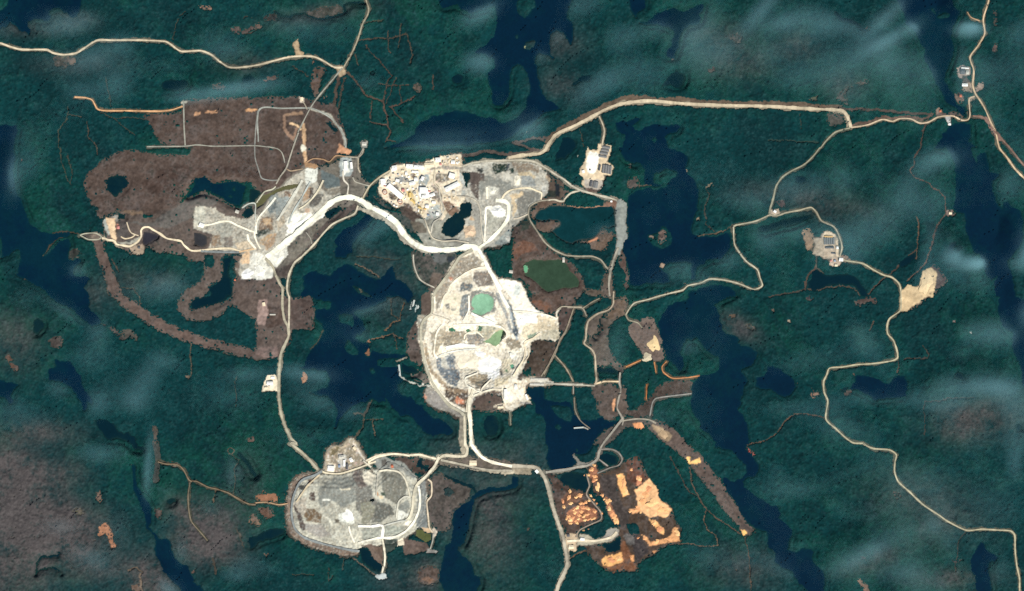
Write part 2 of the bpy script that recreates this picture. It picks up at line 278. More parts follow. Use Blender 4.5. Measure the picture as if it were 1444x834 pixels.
# ------------------------------------------------------------------ survey: roads and tracks
CR, WH, GR, TN, BR, OR, PK = (212, 198, 172), (246, 240, 220), (166, 166, 154), (196, 164, 130), (98, 86, 76), (226, 160, 104), (150, 122, 108)
ROADS = [  # label, line, width, colour
 ('cream gravel road winding across the top left to the forest junction', 't00 -600,150 0,245 60,265 120,280 265,282 300,300 360,310 430,300 480,270 545,230 640,228 800,228 930,235 960,250 1020,290 1130,288 1190,310 1240,350 1290,380 1340,383 1441,370 t10 100,345 180,325 260,318 330,322 390,350 440,380 490,383', 3.0, CR),
 (None, 't10 560,-600 620,0 635,50 630,85 600,140 575,220 545,290 500,370 490,385', 2.5, (170, 162, 140)),
 (None, 't10 485,385 440,440 390,500 340,560 310,605 285,650 265,690 240,740 215,800', 2.2, GR),
 (None, 't10 14,800 20,620 150,612 300,610 350,625 420,665 460,710 490,760 505,800 505,834', 2.6, (164, 168, 160)),
 (None, 'q3 155,170 140,280 130,400 125,500 130,600 160,700 190,780 260,800 330,800', 2.0, (150, 152, 146)),
 ('tan track with an orange end running to the brown clearing, upper left', 't00 420,548 480,552 520,565 550,615 600,625 700,625 900,628 970,620 1030,600', 2.4, (224, 176, 132)),
 (None, 't00 1035,575 1038,700 1045,820', 2.4, GR),
 (None, 't00 830,828 1045,825 1110,818 1200,825 1441,822 t10 100,834 q3 240,495 330,515 370,550 390,610 395,640', 2.0, GR),
 ('cream road snaking west from the gravel works past a slate basin', 'q4 370,470 410,475 440,490 510,500 540,540 620,555 690,565 740,545 790,510 830,450 830,380 860,345 920,340 970,370 1050,415 1130,470 1230,490 1300,505 1334,550 t01 1080,578 1150,575 1200,568 1300,566 1360,580 1441,565', 3.2, (228, 214, 186)),
 (None, 't01 452,490 480,482 540,480 572,500 555,515 500,515 452,490', 2.0, (190, 188, 168)),
 (None, 'q4 660,280 690,370 720,410 800,440', 2.0, CR),
 (None, 'q4 590,450 640,475 720,460 760,430', 2.0, (220, 205, 175)),
 (None, 'q2 170,352 240,345 300,335 370,315 440,315 500,345 560,370 620,395 650,400', 3.2, WH),
 (None, 'q2 650,395 650,430 670,490 700,545', 2.6, WH),
 (None, 'q2 545,200 600,165 655,165 655,250 660,320 650,400', 2.2, (200, 205, 196)),
 (None, 'q2 700,260 665,310 655,360', 2.6, CR),
 (None, 'q2 665,160 730,70 800,45 830,20', 2.2, (200, 200, 180)),
 (None, 'q1 105,490 105,420 130,370 200,290 240,240', 3.0, (235, 235, 222)),
 (None, 'q2 590,420 600,470 640,520 660,545', 3.4, WH),
 (None, 'q2 520,570 600,552 665,540', 2.2, (224, 190, 150)),
 (None, 'q2 200,562 330,570 520,572', 3.0, (150, 158, 158)),
 ('pale road leaving the gravel works and running south to the spoil heap', 'q2 740,625 800,690 830,770 860,834 t11 150,790 t12 150,0 150,60 160,130 180,170 185,220 165,270 140,330 130,450 130,560 140,650 165,730 200,800 230,830 t13 200,0 280,70 350,150', 3.6, (186, 180, 158)),
 ('narrow cream road curving beside the woods south of the main haul road', 't11 575,325 555,370 500,395 430,430 380,480 330,540 260,610 215,650 185,720 175,790 185,834 t12 188,0 186,180', 3.0, (205, 198, 176)),
 ('broad cream haul road sweeping from the gravel works to the mine works', 't11 60,615 130,560 230,480 330,390 420,310 470,285 530,278 590,295 640,330 720,370 790,420 830,480 880,530 950,565 1040,575 1120,570 1200,555 1260,570', 7.5, (255, 250, 232)),
 ('wide white haul road running diagonally into the mine works', 't11 1250,565 1290,640 1330,720 1380,800 pD 130,200 190,320 240,430 300,540', 5.0, (254, 250, 236)),
 ('wide cream haul road climbing to the stockpile loop', 't11 1255,568 pB 180,770 250,720 330,640 390,560 402,500 400,440 370,412 300,405', 5.5, (254, 248, 230)),
 (None, 'pB 212,740 220,600 225,470 270,455', 3.6, (246, 242, 228)),
 (None, 'pB 232,300 235,395', 3.6, (240, 234, 215)),
 (None, 'pB 345,405 370,360 420,325 500,310 570,310 620,330 660,350 655,400', 2.8, (240, 228, 200)),
 ('looping grey road round the teal tailings pond', 'pB 700,405 760,400 800,412 834,412 t21 295,290 330,255 380,242', 2.6, (205, 198, 178)),
 (None, 'pB 730,402 650,410 600,430 565,460 555,510 570,560 600,610 640,670 690,740 760,795 834,830 t21 310,605 380,610 450,610 500,630 530,670 555,690', 2.5, (170, 164, 146)),
 (None, 'pB 440,550 480,545 555,512', 2.0, (215, 205, 185)),
 ('grey cream road skirting the north edge of the works to the causeway', 'pB 40,140 110,115 200,100 300,95 480,90 560,95 620,110 720,170 790,215 834,240 t21 340,215 390,240 480,265 560,285 590,295', 3.2, (196, 190, 172)),
 ('long straight pale road across the top right, ending at a sharp bend', 'pB 400,72 520,50 640,40 690,10 t20 195,830 235,770 270,745 340,715 430,670 520,620 600,590 690,575 790,570 900,580 1050,590 1200,595 1441,600 t30 200,612 400,622 425,632 443,655 460,700 465,720', 4.6, (206, 192, 166)),
 (None, 't20 490,655 510,700 520,740 510,800 505,830', 2.8, (190, 178, 156)),
 (None, 't30 465,720 560,705 640,675 700,685 740,670 800,672 850,695 900,690 960,660 1040,655 1090,678 1125,675 1135,650 1130,560 1160,545', 2.4, (204, 184, 158)),
 ('cream road descending the upper right corner past two gravel yards', 't30 1270,-600 1245,-60 1240,10 1210,110 1218,190 1180,260 1135,325 1155,400 1150,480 1165,530 1210,600 1250,690 1280,750 1300,834 t31 1340,50 1390,120 1441,170 1900,560', 2.6, (212, 188, 156)),
 (None, 't30 1150,655 1200,660 1240,690 1290,760 1350,825 t31 1390,40 1441,100 1900,480', 2.6, PK),
 (None, 't30 1120,70 1140,100 1190,120', 1.8, TN),
 ('grey lane dropping from the sharp bend to a small pale yard', 't30 460,722 380,745 330,790 295,834 t31 290,0 250,50 200,95 130,130 80,165 45,215 30,280 12,340 5,370', 2.4, (164, 162, 140)),
 (None, 't31 5,376 50,382 100,365 170,352 240,335 270,360 300,410 370,445 400,500 415,560 402,615', 2.5, (184, 176, 152)),
 ('cream road winding from the camp down the right side to the corner', 't31 405,620 440,635 530,650 600,690 650,715 700,730 740,770 748,834 t32 748,60 740,85 685,125 670,160 672,210 705,250 725,310 728,345 700,362 600,378 500,385 420,398 345,405 330,440 312,480 315,540 335,590 325,690 380,745 440,800 480,825 540,828 t33 535,5 590,30 680,38 720,65 712,110 710,160 730,215 790,270 870,345 960,405 1010,440 1115,490 1200,485 1300,490 1365,495 1388,520 1390,600 1400,690 1415,770 1415,1300', 2.6, (190, 182, 154)),
 (None, 't31 5,378 t21 1370,412 1260,435 1240,447', 2.4, (188, 182, 158)),
 ('pale road running from the valley junction round to the hairpin', 't21 1246,440 1252,540 1280,590 1320,640 1380,685 1395,730 1408,775 1370,795 1340,790 1280,765 1200,745 1110,738 1060,760 990,775 960,800 900,815 840,830 t22 760,20 690,38 660,70 640,105', 2.3, (190, 184, 162)),
 (None, 'q8 380,110 400,145 460,165 490,200', 2.0, (165, 160, 140)),
 (None, 't21 598,560 575,620 555,690 545,770 550,834', 3.4, (165, 160, 146)),
 ('pale dam crest road along the west side of the dry valley', 'q8 303,-40 300,0 300,40 270,80 200,105 140,150 125,200 120,270 110,300 160,340 180,380 185,460 190,540 180,570', 3.0, (190, 176, 154)),
 (None, 'q8 0,65 50,65 100,70 125,120', 2.2, (168, 158, 142)),
 (None, 'q8 100,70 160,30 210,5', 2.0, (150, 142, 124)),
 ('straight pale road linking the jetty works with the dry valley', 'q8 0,570 60,570 180,575', 2.6, (186, 182, 166)),
 (None, 'q8 180,565 240,548 340,548', 2.8, (226, 205, 172)),
 (None, 't22 190,490 280,495 400,496', 2.8, (196, 192, 178)),
 (None, 'q8 345,488 340,560 350,600 335,660 325,720 345,760 365,800 358,834', 3.0, (170, 164, 152)),
 ('grey road curving down from the valley to the diggings crossroads', 't22 622,690 560,770 510,834 t23 490,50 480,90 430,125 370,135 300,150 190,165', 3.6, (168, 164, 152)),
 (None, 't22 620,702 700,690 770,695 810,715', 2.6, (175, 168, 152)),
 (None, 't22 775,675 790,600 810,575 900,560 1010,548', 2.4, (160, 158, 152)),
 (None, 't22 1055,448 980,458 900,460 850,425 845,395 870,368', 1.8, (216, 152, 104)),
 (None, 't22 640,398 725,360', 2.0, (216, 150, 100)),
 (None, 't22 758,495 755,580', 1.6, (200, 130, 80)),
 (None, 't22 800,370 810,430', 1.8, (200, 140, 95)),
 (None, 't23 500,35 560,35 600,55 620,90 600,125 550,140 480,170', 2.2, (150, 146, 138)),
 (None, 't23 490,92 540,130', 2.0, (160, 154, 146)),
 (None, 't23 420,180 435,240 420,290 460,340 500,390 500,430 450,455 380,490 360,530', 2.2, (165, 152, 138)),
 ('pale road running south past the orange sand diggings to the bottom edge', 't23 0,128 60,130 120,135 150,150 180,190 205,260 230,360 260,450 285,520 300,600 310,680 290,740 260,800 150,1300', 5.0, (190, 182, 164)),
 (None, 't23 310,552 380,548 470,550 560,530 590,500', 3.8, (226, 214, 190)),
 ('wide pale haul road leaving the mine works southward', 't12 1172,660 1175,720 1178,834 t13 1190,30 1180,70 1130,75 1060,70 1030,90 1000,140', 3.8, (214, 206, 184)),
 ('white haul road beside it, curving east toward the diggings', 't12 1205,560 1200,640 1208,720 1212,834 t13 1215,10 1240,45 1280,85 1340,110 1441,130', 4.6, (246, 240, 220)),
 (None, 't13 1040,95 1120,112 1200,130 1300,150 1441,155', 3.4, (190, 184, 166)),
 ('cream road along the north side of the spoil heap', 't13 620,100 680,72 760,60 850,68 920,65 980,80 1030,92', 3.2, (232, 222, 198)),
 (None, 'pE 485,548 470,590 445,640 432,730', 3.2, (226, 218, 196)),
 ('pale perimeter road round the west side of the mine works', 't11 1220,572 1150,612 1130,640 1090,700 1040,770 1010,810 1000,834 t12 995,0 990,90 950,130 930,170 930,250 945,350 965,420 1000,500 1050,570 1090,615 1150,650 1175,672', 4.0, (192, 188, 168)),
 (None, 'pC 670,178 600,185 520,215 430,275 360,340 335,400 300,440 270,550', 3.8, (240, 232, 212)),
 (None, 'pC 20,60 20,110 30,170 50,230 80,285 130,320 210,358', 2.2, (190, 186, 172)),
 (None, 'pE 240,45 200,110 185,200 180,270 205,310', 3.0, (240, 234, 216)),
 (None, 'pE 190,305 240,280 300,262 400,245 500,240', 2.6, (225, 228, 222)),
 (None, 'pE 270,232 330,215 400,208 500,212', 4.4, (252, 250, 244)),
 (None, 'pE 330,50 450,45 600,45 700,65 745,100 750,140 715,170', 3.4, (248, 242, 226)),
 (None, 'pE 415,160 420,130 450,108 510,100 545,125 565,145', 2.2, (225, 220, 200)),
 (None, 'pE 560,580 500,560 490,548 440,525 420,480 430,460 520,425', 2.6, (244, 238, 222)),
 (None, 'pE 490,600 560,575 640,552 710,552', 2.8, (236, 228, 208)),
 (None, 'pE 545,570 560,540 600,500 630,470', 2.4, (238, 230, 212)),
 (None, 'pE 1010,110 960,150 890,185 895,240 880,320 830,400 800,450', 3.0, (236, 224, 198)),
 (None, 'pE 915,230 920,290 880,340', 2.2, (222, 210, 184)),
 (None, 'pE 930,-20 800,-60 pD 560,590 640,605 740,640', 2.6, (246, 240, 222)),
 (None, 'pC 520,430 520,560 470,660', 2.6, (240, 236, 224)),
 (None, 'pC 540,590 620,630 760,690', 4.4, (252, 250, 240)),
 (None, 'pC 180,600 350,655 330,690', 2.2, (215, 208, 190)),
 (None, 'pD 740,560 790,530 900,535 962,535', 2.0, (180, 172, 152)),
 (None, 'pD 895,540 820,740 770,834 t22 180,440', 2.0, (160, 146, 126)),
 (None, 't22 345,70 300,205 270,240 240,330 190,410 165,450', 2.0, (160, 152, 134)),
 (None, 't22 240,330 300,400 345,480', 2.0, (160, 148, 128)),
 (None, 't22 345,500 345,550', 2.0, (160, 152, 140)),
 (None, 't22 350,570 355,640 385,700 440,745', 1.8, (140, 132, 118)),
 (None, 't22 348,742 400,738 430,750', 2.4, (175, 172, 162)),
 (None, 'pE 770,720 780,834', 1.8, (150, 150, 132)),
 (None, 't11 600,285 640,215 690,170 760,125', 2.6, (196, 186, 160)),
 (None, 't11 545,165 560,190 640,215', 2.2, (175, 172, 158)),
 (None, 't11 515,260 520,210 495,180 490,130', 2.6, (215, 210, 196)),
 (None, 'q3 940,585 1060,590 1095,560 1110,515', 2.0, (180, 172, 154)),
 (None, 'q3 1060,590 1060,690 1080,730', 2.2, (190, 180, 158)),
 (None, 'q3 590,640 650,605 740,610 800,630 860,578 940,585', 2.2, (180, 148, 116)),
 (None, 'q3 405,690 450,715 560,695', 2.0, (176, 156, 132)),
 (None, 'q3 320,834 360,760 410,690 440,600 490,450 520,370', 2.4, (176, 172, 158)),
 (None, 'q3 600,160 575,110 550,80', 1.6, (176, 168, 150)),
 (None, 't11 570,60 590,30 605,0', 2.0, (160, 158, 146)),
 (None, 'q1 570,120 540,180 490,250 440,295 400,320', 2.8, (226, 218, 194)),
 (None, 'q1 425,120 380,200 330,280 250,400', 4.2, (210, 210, 198)),
 (None, 'q1 480,130 420,240 360,340 330,420', 2.4, (190, 198, 194)),
 (None, 'q1 450,480 480,520 490,560', 1.8, (160, 158, 146)),
 (None, 't11 950,400 975,470 1000,510 1060,525 1130,522 1200,535', 2.4, (214, 206, 186)),
 (None, 't11 985,480 1000,420 1040,390 1058,340 1040,290 1030,230', 2.2, (196, 192, 178)),
 (None, 't11 1130,270 1190,275 1240,300 1262,350 1268,450 1280,530', 2.2, (200, 194, 178)),
 (None, 'pA 780,230 775,400 830,470 870,560 850,680 880,780', 2.0, (212, 202, 180)),
 (None, 'pF 230,235 260,250 350,255 450,225 540,190 571,180', 2.8, (226, 216, 190)),
 (None, 'pG 40,185 90,155 160,138 220,132 300,145', 2.8, (236, 226, 202)),
 (None, 'pG 10,175 60,215', 3.0, (228, 222, 204)),
 (None, 'pG 110,240 160,233 230,245 270,290 290,350 300,400', 2.8, (226, 220, 200)),
 (None, 'pG 100,245 95,330 92,390', 2.4, (205, 202, 188)),
 ('pale ramp road descending the east flank of the spoil heap', 'pG 480,150 450,210 390,280 340,330 322,400 315,470 300,520 270,550', 4.2, (226, 220, 198)),
 ('white road along the southern terrace of the spoil heap', 'pG 352,330 362,400 355,480 320,560 260,620 190,650 110,652 30,670 -20,685', 3.4, (238, 236, 222)),
 (None, 'pG 410,290 432,310 432,390 405,430 412,520 420,590 440,620', 2.4, (216, 202, 178)),
 (None, 'pG 445,625 440,670 425,720', 2.2, (180, 180, 168)),
 (None, 'pG -20,578 60,580 130,578 126,655', 3.8, (248, 246, 238)),
 (None, 'pF 405,578 415,620 440,680', 3.0, (244, 240, 228)),
 (None, 'pG 130,660 140,720 145,770 140,834 t13 720,690 710,730', 3.0, (232, 226, 206)),
 (None, 'pG 140,575 220,553 290,540', 2.6, (206, 208, 198)),
 (None, 'pG 300,400 270,395 230,430 215,530', 2.4, (216, 214, 200)),
 (None, 'pF 240,238 200,262 110,300 65,390 50,490 70,590 130,650 250,690 400,725 470,735', 3.4, (150, 158, 158)),
 (None, 'pF 225,260 150,330 80,430', 2.8, (210, 196, 168)),
 (None, 't13 0,335 60,330 130,345 180,340', 1.6, TN),
 ('thin tan track branching through the woods at lower left', 't03 890,105 940,118 1000,120 1035,150 1070,210 1110,215 1170,245 1230,260 1290,280 1340,310 1400,340 1441,345', 2.2, (138, 122, 100)),
 (None, 't03 1072,220 1062,290 1065,370 1080,440 1130,500 1170,548', 2.0, (132, 122, 104)),
]
TRACKS = [  # bare strips through the trees: line, width, colour
 ('t03 1215,265 1205,330', 1.6, (120, 100, 82)), ('t03 1320,290 1325,150 1345,100 1310,65', 1.2, (92, 88, 76)), ('t03 1280,40 1300,22 1322,40 1310,65 1290,55 1280,40', 1.4, (110, 100, 86)),
 ('t31 860,0 825,60 820,95 800,130 820,165 880,190 960,240 990,280 1000,340 1005,365 960,430 930,500 910,580 885,650 820,715 790,750', 1.8, (106, 84, 74)),
 ('t31 835,395 850,440 848,490 840,560 835,630', 2.0, (120, 98, 82)), ('t31 835,570 740,650 690,700 600,780 560,834', 2.2, (94, 78, 70)),
 ('t30 910,640 885,700 862,760 860,834', 1.8, (100, 82, 74)), ('t31 270,610 270,670 310,700', 2.4, (84, 86, 80)), ('t31 270,670 220,720 205,800', 2.4, (94, 80, 72)),
 ('t31 205,800 150,810 0,834', 1.8, (82, 76, 70)), ('t31 220,800 280,800 340,780 420,775 490,790 520,830', 2.0, (96, 86, 76)),
 ('t32 -200,860 0,800 60,765 90,700 150,660 230,665 310,682', 1.6, (106, 88, 76)), ('t33 1110,495 1070,560 1065,640 1055,720', 1.2, (74, 70, 66)),
 ('t23 1000,140 1020,230 1060,330 1090,380 1170,430 1280,510', 1.7, (108, 92, 80)), ('t23 1090,390 1075,430 1100,485 1150,520 1160,578 1050,575 940,568', 1.6, (118, 100, 84)),
 ('t23 1310,540 1330,640 1340,720 1345,834', 1.6, (98, 84, 74)), ('t23 310,665 350,625 410,605 440,600', 2, (120, 98, 80)), ('t23 890,80 930,150 1000,270 1040,300', 1.6, (84, 76, 70)),
 ('t10 505,400 560,450 600,500 630,550 720,575', 2.6, (96, 80, 70)), ('t10 720,575 725,620 740,700 760,735 740,790', 2.4, (104, 84, 74)),
 ('t10 720,575 735,490 745,450 765,430 740,400 690,340 640,290 620,250', 1.7, (90, 78, 70)), ('t10 750,610 870,560 890,540', 2.0, (98, 80, 72)), ('t10 760,610 830,690', 1.8, (88, 76, 68)),
 ('t10 580,230 680,215 720,220 830,200 850,195 870,250 880,290 870,360', 1.8, (84, 78, 68)), ('t10 740,180 740,270 755,300', 1.6, (84, 76, 68)), ('t10 815,140 805,250 800,265', 1.6, (82, 78, 68)),
 ('t10 690,470 740,485 860,480', 1.6, (84, 78, 70)), ('t10 640,690 700,705 740,700', 2.2, (104, 86, 76)), ('t10 650,580 645,690', 1.6, (88, 78, 70)), ('t10 790,440 750,540 735,590', 1.6, (92, 78, 70)),
 ('t10 620,130 710,120', 1.5, (72, 78, 66)), ('t10 815,480 810,580', 1.6, (80, 74, 68)), ('t10 1000,430 1000,500', 2, (92, 80, 72)), ('t10 560,310 570,360', 2, (76, 72, 64)), ('t10 740,790 785,800', 2, (80, 76, 70)),
 ('t10 470,420 455,500 435,600 440,640', 4.4, (86, 76, 68)), ('t10 500,440 480,530 460,620', 2.6, (80, 74, 66)), ('t10 205,370 270,410 290,430', 1.4, (70, 68, 62)),
 ('t00 1050,60 1000,110 975,220', 1.2, (72, 74, 64)), ('t00 560,640 640,670 700,665 820,670', 1.2, (82, 82, 72)), ('t00 640,670 700,710 760,760', 1.2, (72, 76, 68)), ('t00 600,440 625,600', 1.4, (66, 76, 70)),
 ('t00 385,600 375,680 330,740 325,834 t01 335,0 350,90 380,180 410,210', 1.4, (78, 86, 74)), ('t00 385,650 460,660', 1.4, (92, 88, 76)), ('t01 380,40 415,150 400,190', 1.2, (72, 78, 70)),
 ('t00 495,690 495,770 530,800 545,834 t01 548,40', 1.6, (92, 82, 72)),
 ('t12 765,-20 750,60 760,105 800,130', 1.4, (84, 78, 68)), ('t12 835,40 810,135 760,155 720,195', 1.7, (118, 96, 76)), ('t12 650,235 720,230 760,210 820,235', 1.7, (120, 98, 80)), ('t12 770,210 800,300', 1.4, (88, 80, 72)),
 ('t12 800,365 850,345 940,355', 2.2, (170, 164, 148)), ('t12 800,390 810,450 850,480 920,510 980,505', 2.2, (186, 190, 182)), ('t12 545,800 600,740 610,670 650,590', 1.8, (92, 88, 76)), ('t12 660,690 665,780', 1.8, (104, 92, 78)),
 ('t12 560,660 610,660 640,600', 3.0, (92, 90, 82)), ('t12 630,690 720,690', 1.5, (84, 84, 72)), ('t12 885,30 875,75', 2.2, (190, 205, 205)), ('t12 915,50 905,80', 2.0, (185, 200, 198)),
 ('t12 310,300 360,230 380,180', 1.4, (74, 78, 68)), ('t02 1075,260 1080,440 1050,460', 1.8, (100, 92, 78)), ('t02 785,0 790,40', 1.4, (110, 100, 84)), ('t02 1330,450 1330,620', 1.2, (78, 78, 68)),
 ('t20 1083,500', 1, (80, 80, 70)), ('t20 380,730 400,834', 1.2, (70, 72, 64)), ('t21 1090,215 1110,260 1080,350 1090,430 1130,465', 1.4, (76, 78, 74)), ('t21 1040,495 1140,480 1240,445', 1.6, (110, 96, 82)),
 ('t21 650,215 655,185 690,160 715,190 715,215', 1.6, (104, 88, 76)), ('t21 715,210 800,210', 1.6, (110, 100, 84)), ('t30 180,640 185,720', 1, (56, 76, 70)), ('t30 0,790 280,800', 1.6, (50, 78, 74)),
 ('t11 560,650 640,690 690,725', 2.2, (110, 98, 86)), ('t11 570,610 800,630', 1.4, (70, 76, 68)), ('t11 580,790 600,810', 2, (100, 98, 86)), ('t01 630,620 670,700', 1.6, (92, 84, 76)), ('t01 690,790 750,790 780,834', 1.4, (82, 80, 72)),
 ('t01 250,580 290,540 340,510 400,470 450,475', 2.2, (92, 80, 68)), ('t01 240,600 250,560', 2, (80, 84, 66)), ('t01 300,480 400,470', 2, (78, 66, 58)), ('t01 140,735 195,742', 2.4, (96, 84, 70)),
 ('t32 565,190 590,140', 2.4, (96, 84, 74)), ('t32 730,340 730,430', 1.4, (86, 74, 70)), ('t32 770,355 890,340 900,320 870,280', 1.5, (80, 74, 70)), ('t32 880,780 880,590 1150,570', 1.4, (74, 74, 72)),
 ('t03 1200,650 1212,740', 3, (84, 78, 70)), ('t03 790,740 800,834', 3, (130, 116, 102)), ('t03 880,0 890,110 880,210', 8, (74, 78, 74)), ('t03 720,715 770,700 800,730', 2.4, (120, 106, 92)), ('t03 1325,480 1360,530 1370,580', 2, (92, 90, 84)),
 ('t13 410,700 405,780 430,740', 1.2, (70, 78, 74)), ('t13 490,650 490,720', 1.4, (74, 86, 80)), ('t13 550,640 620,700 680,750', 2.2, (120, 112, 100)), ('t13 200,740 330,740', 1.0, (70, 76, 66)),
]
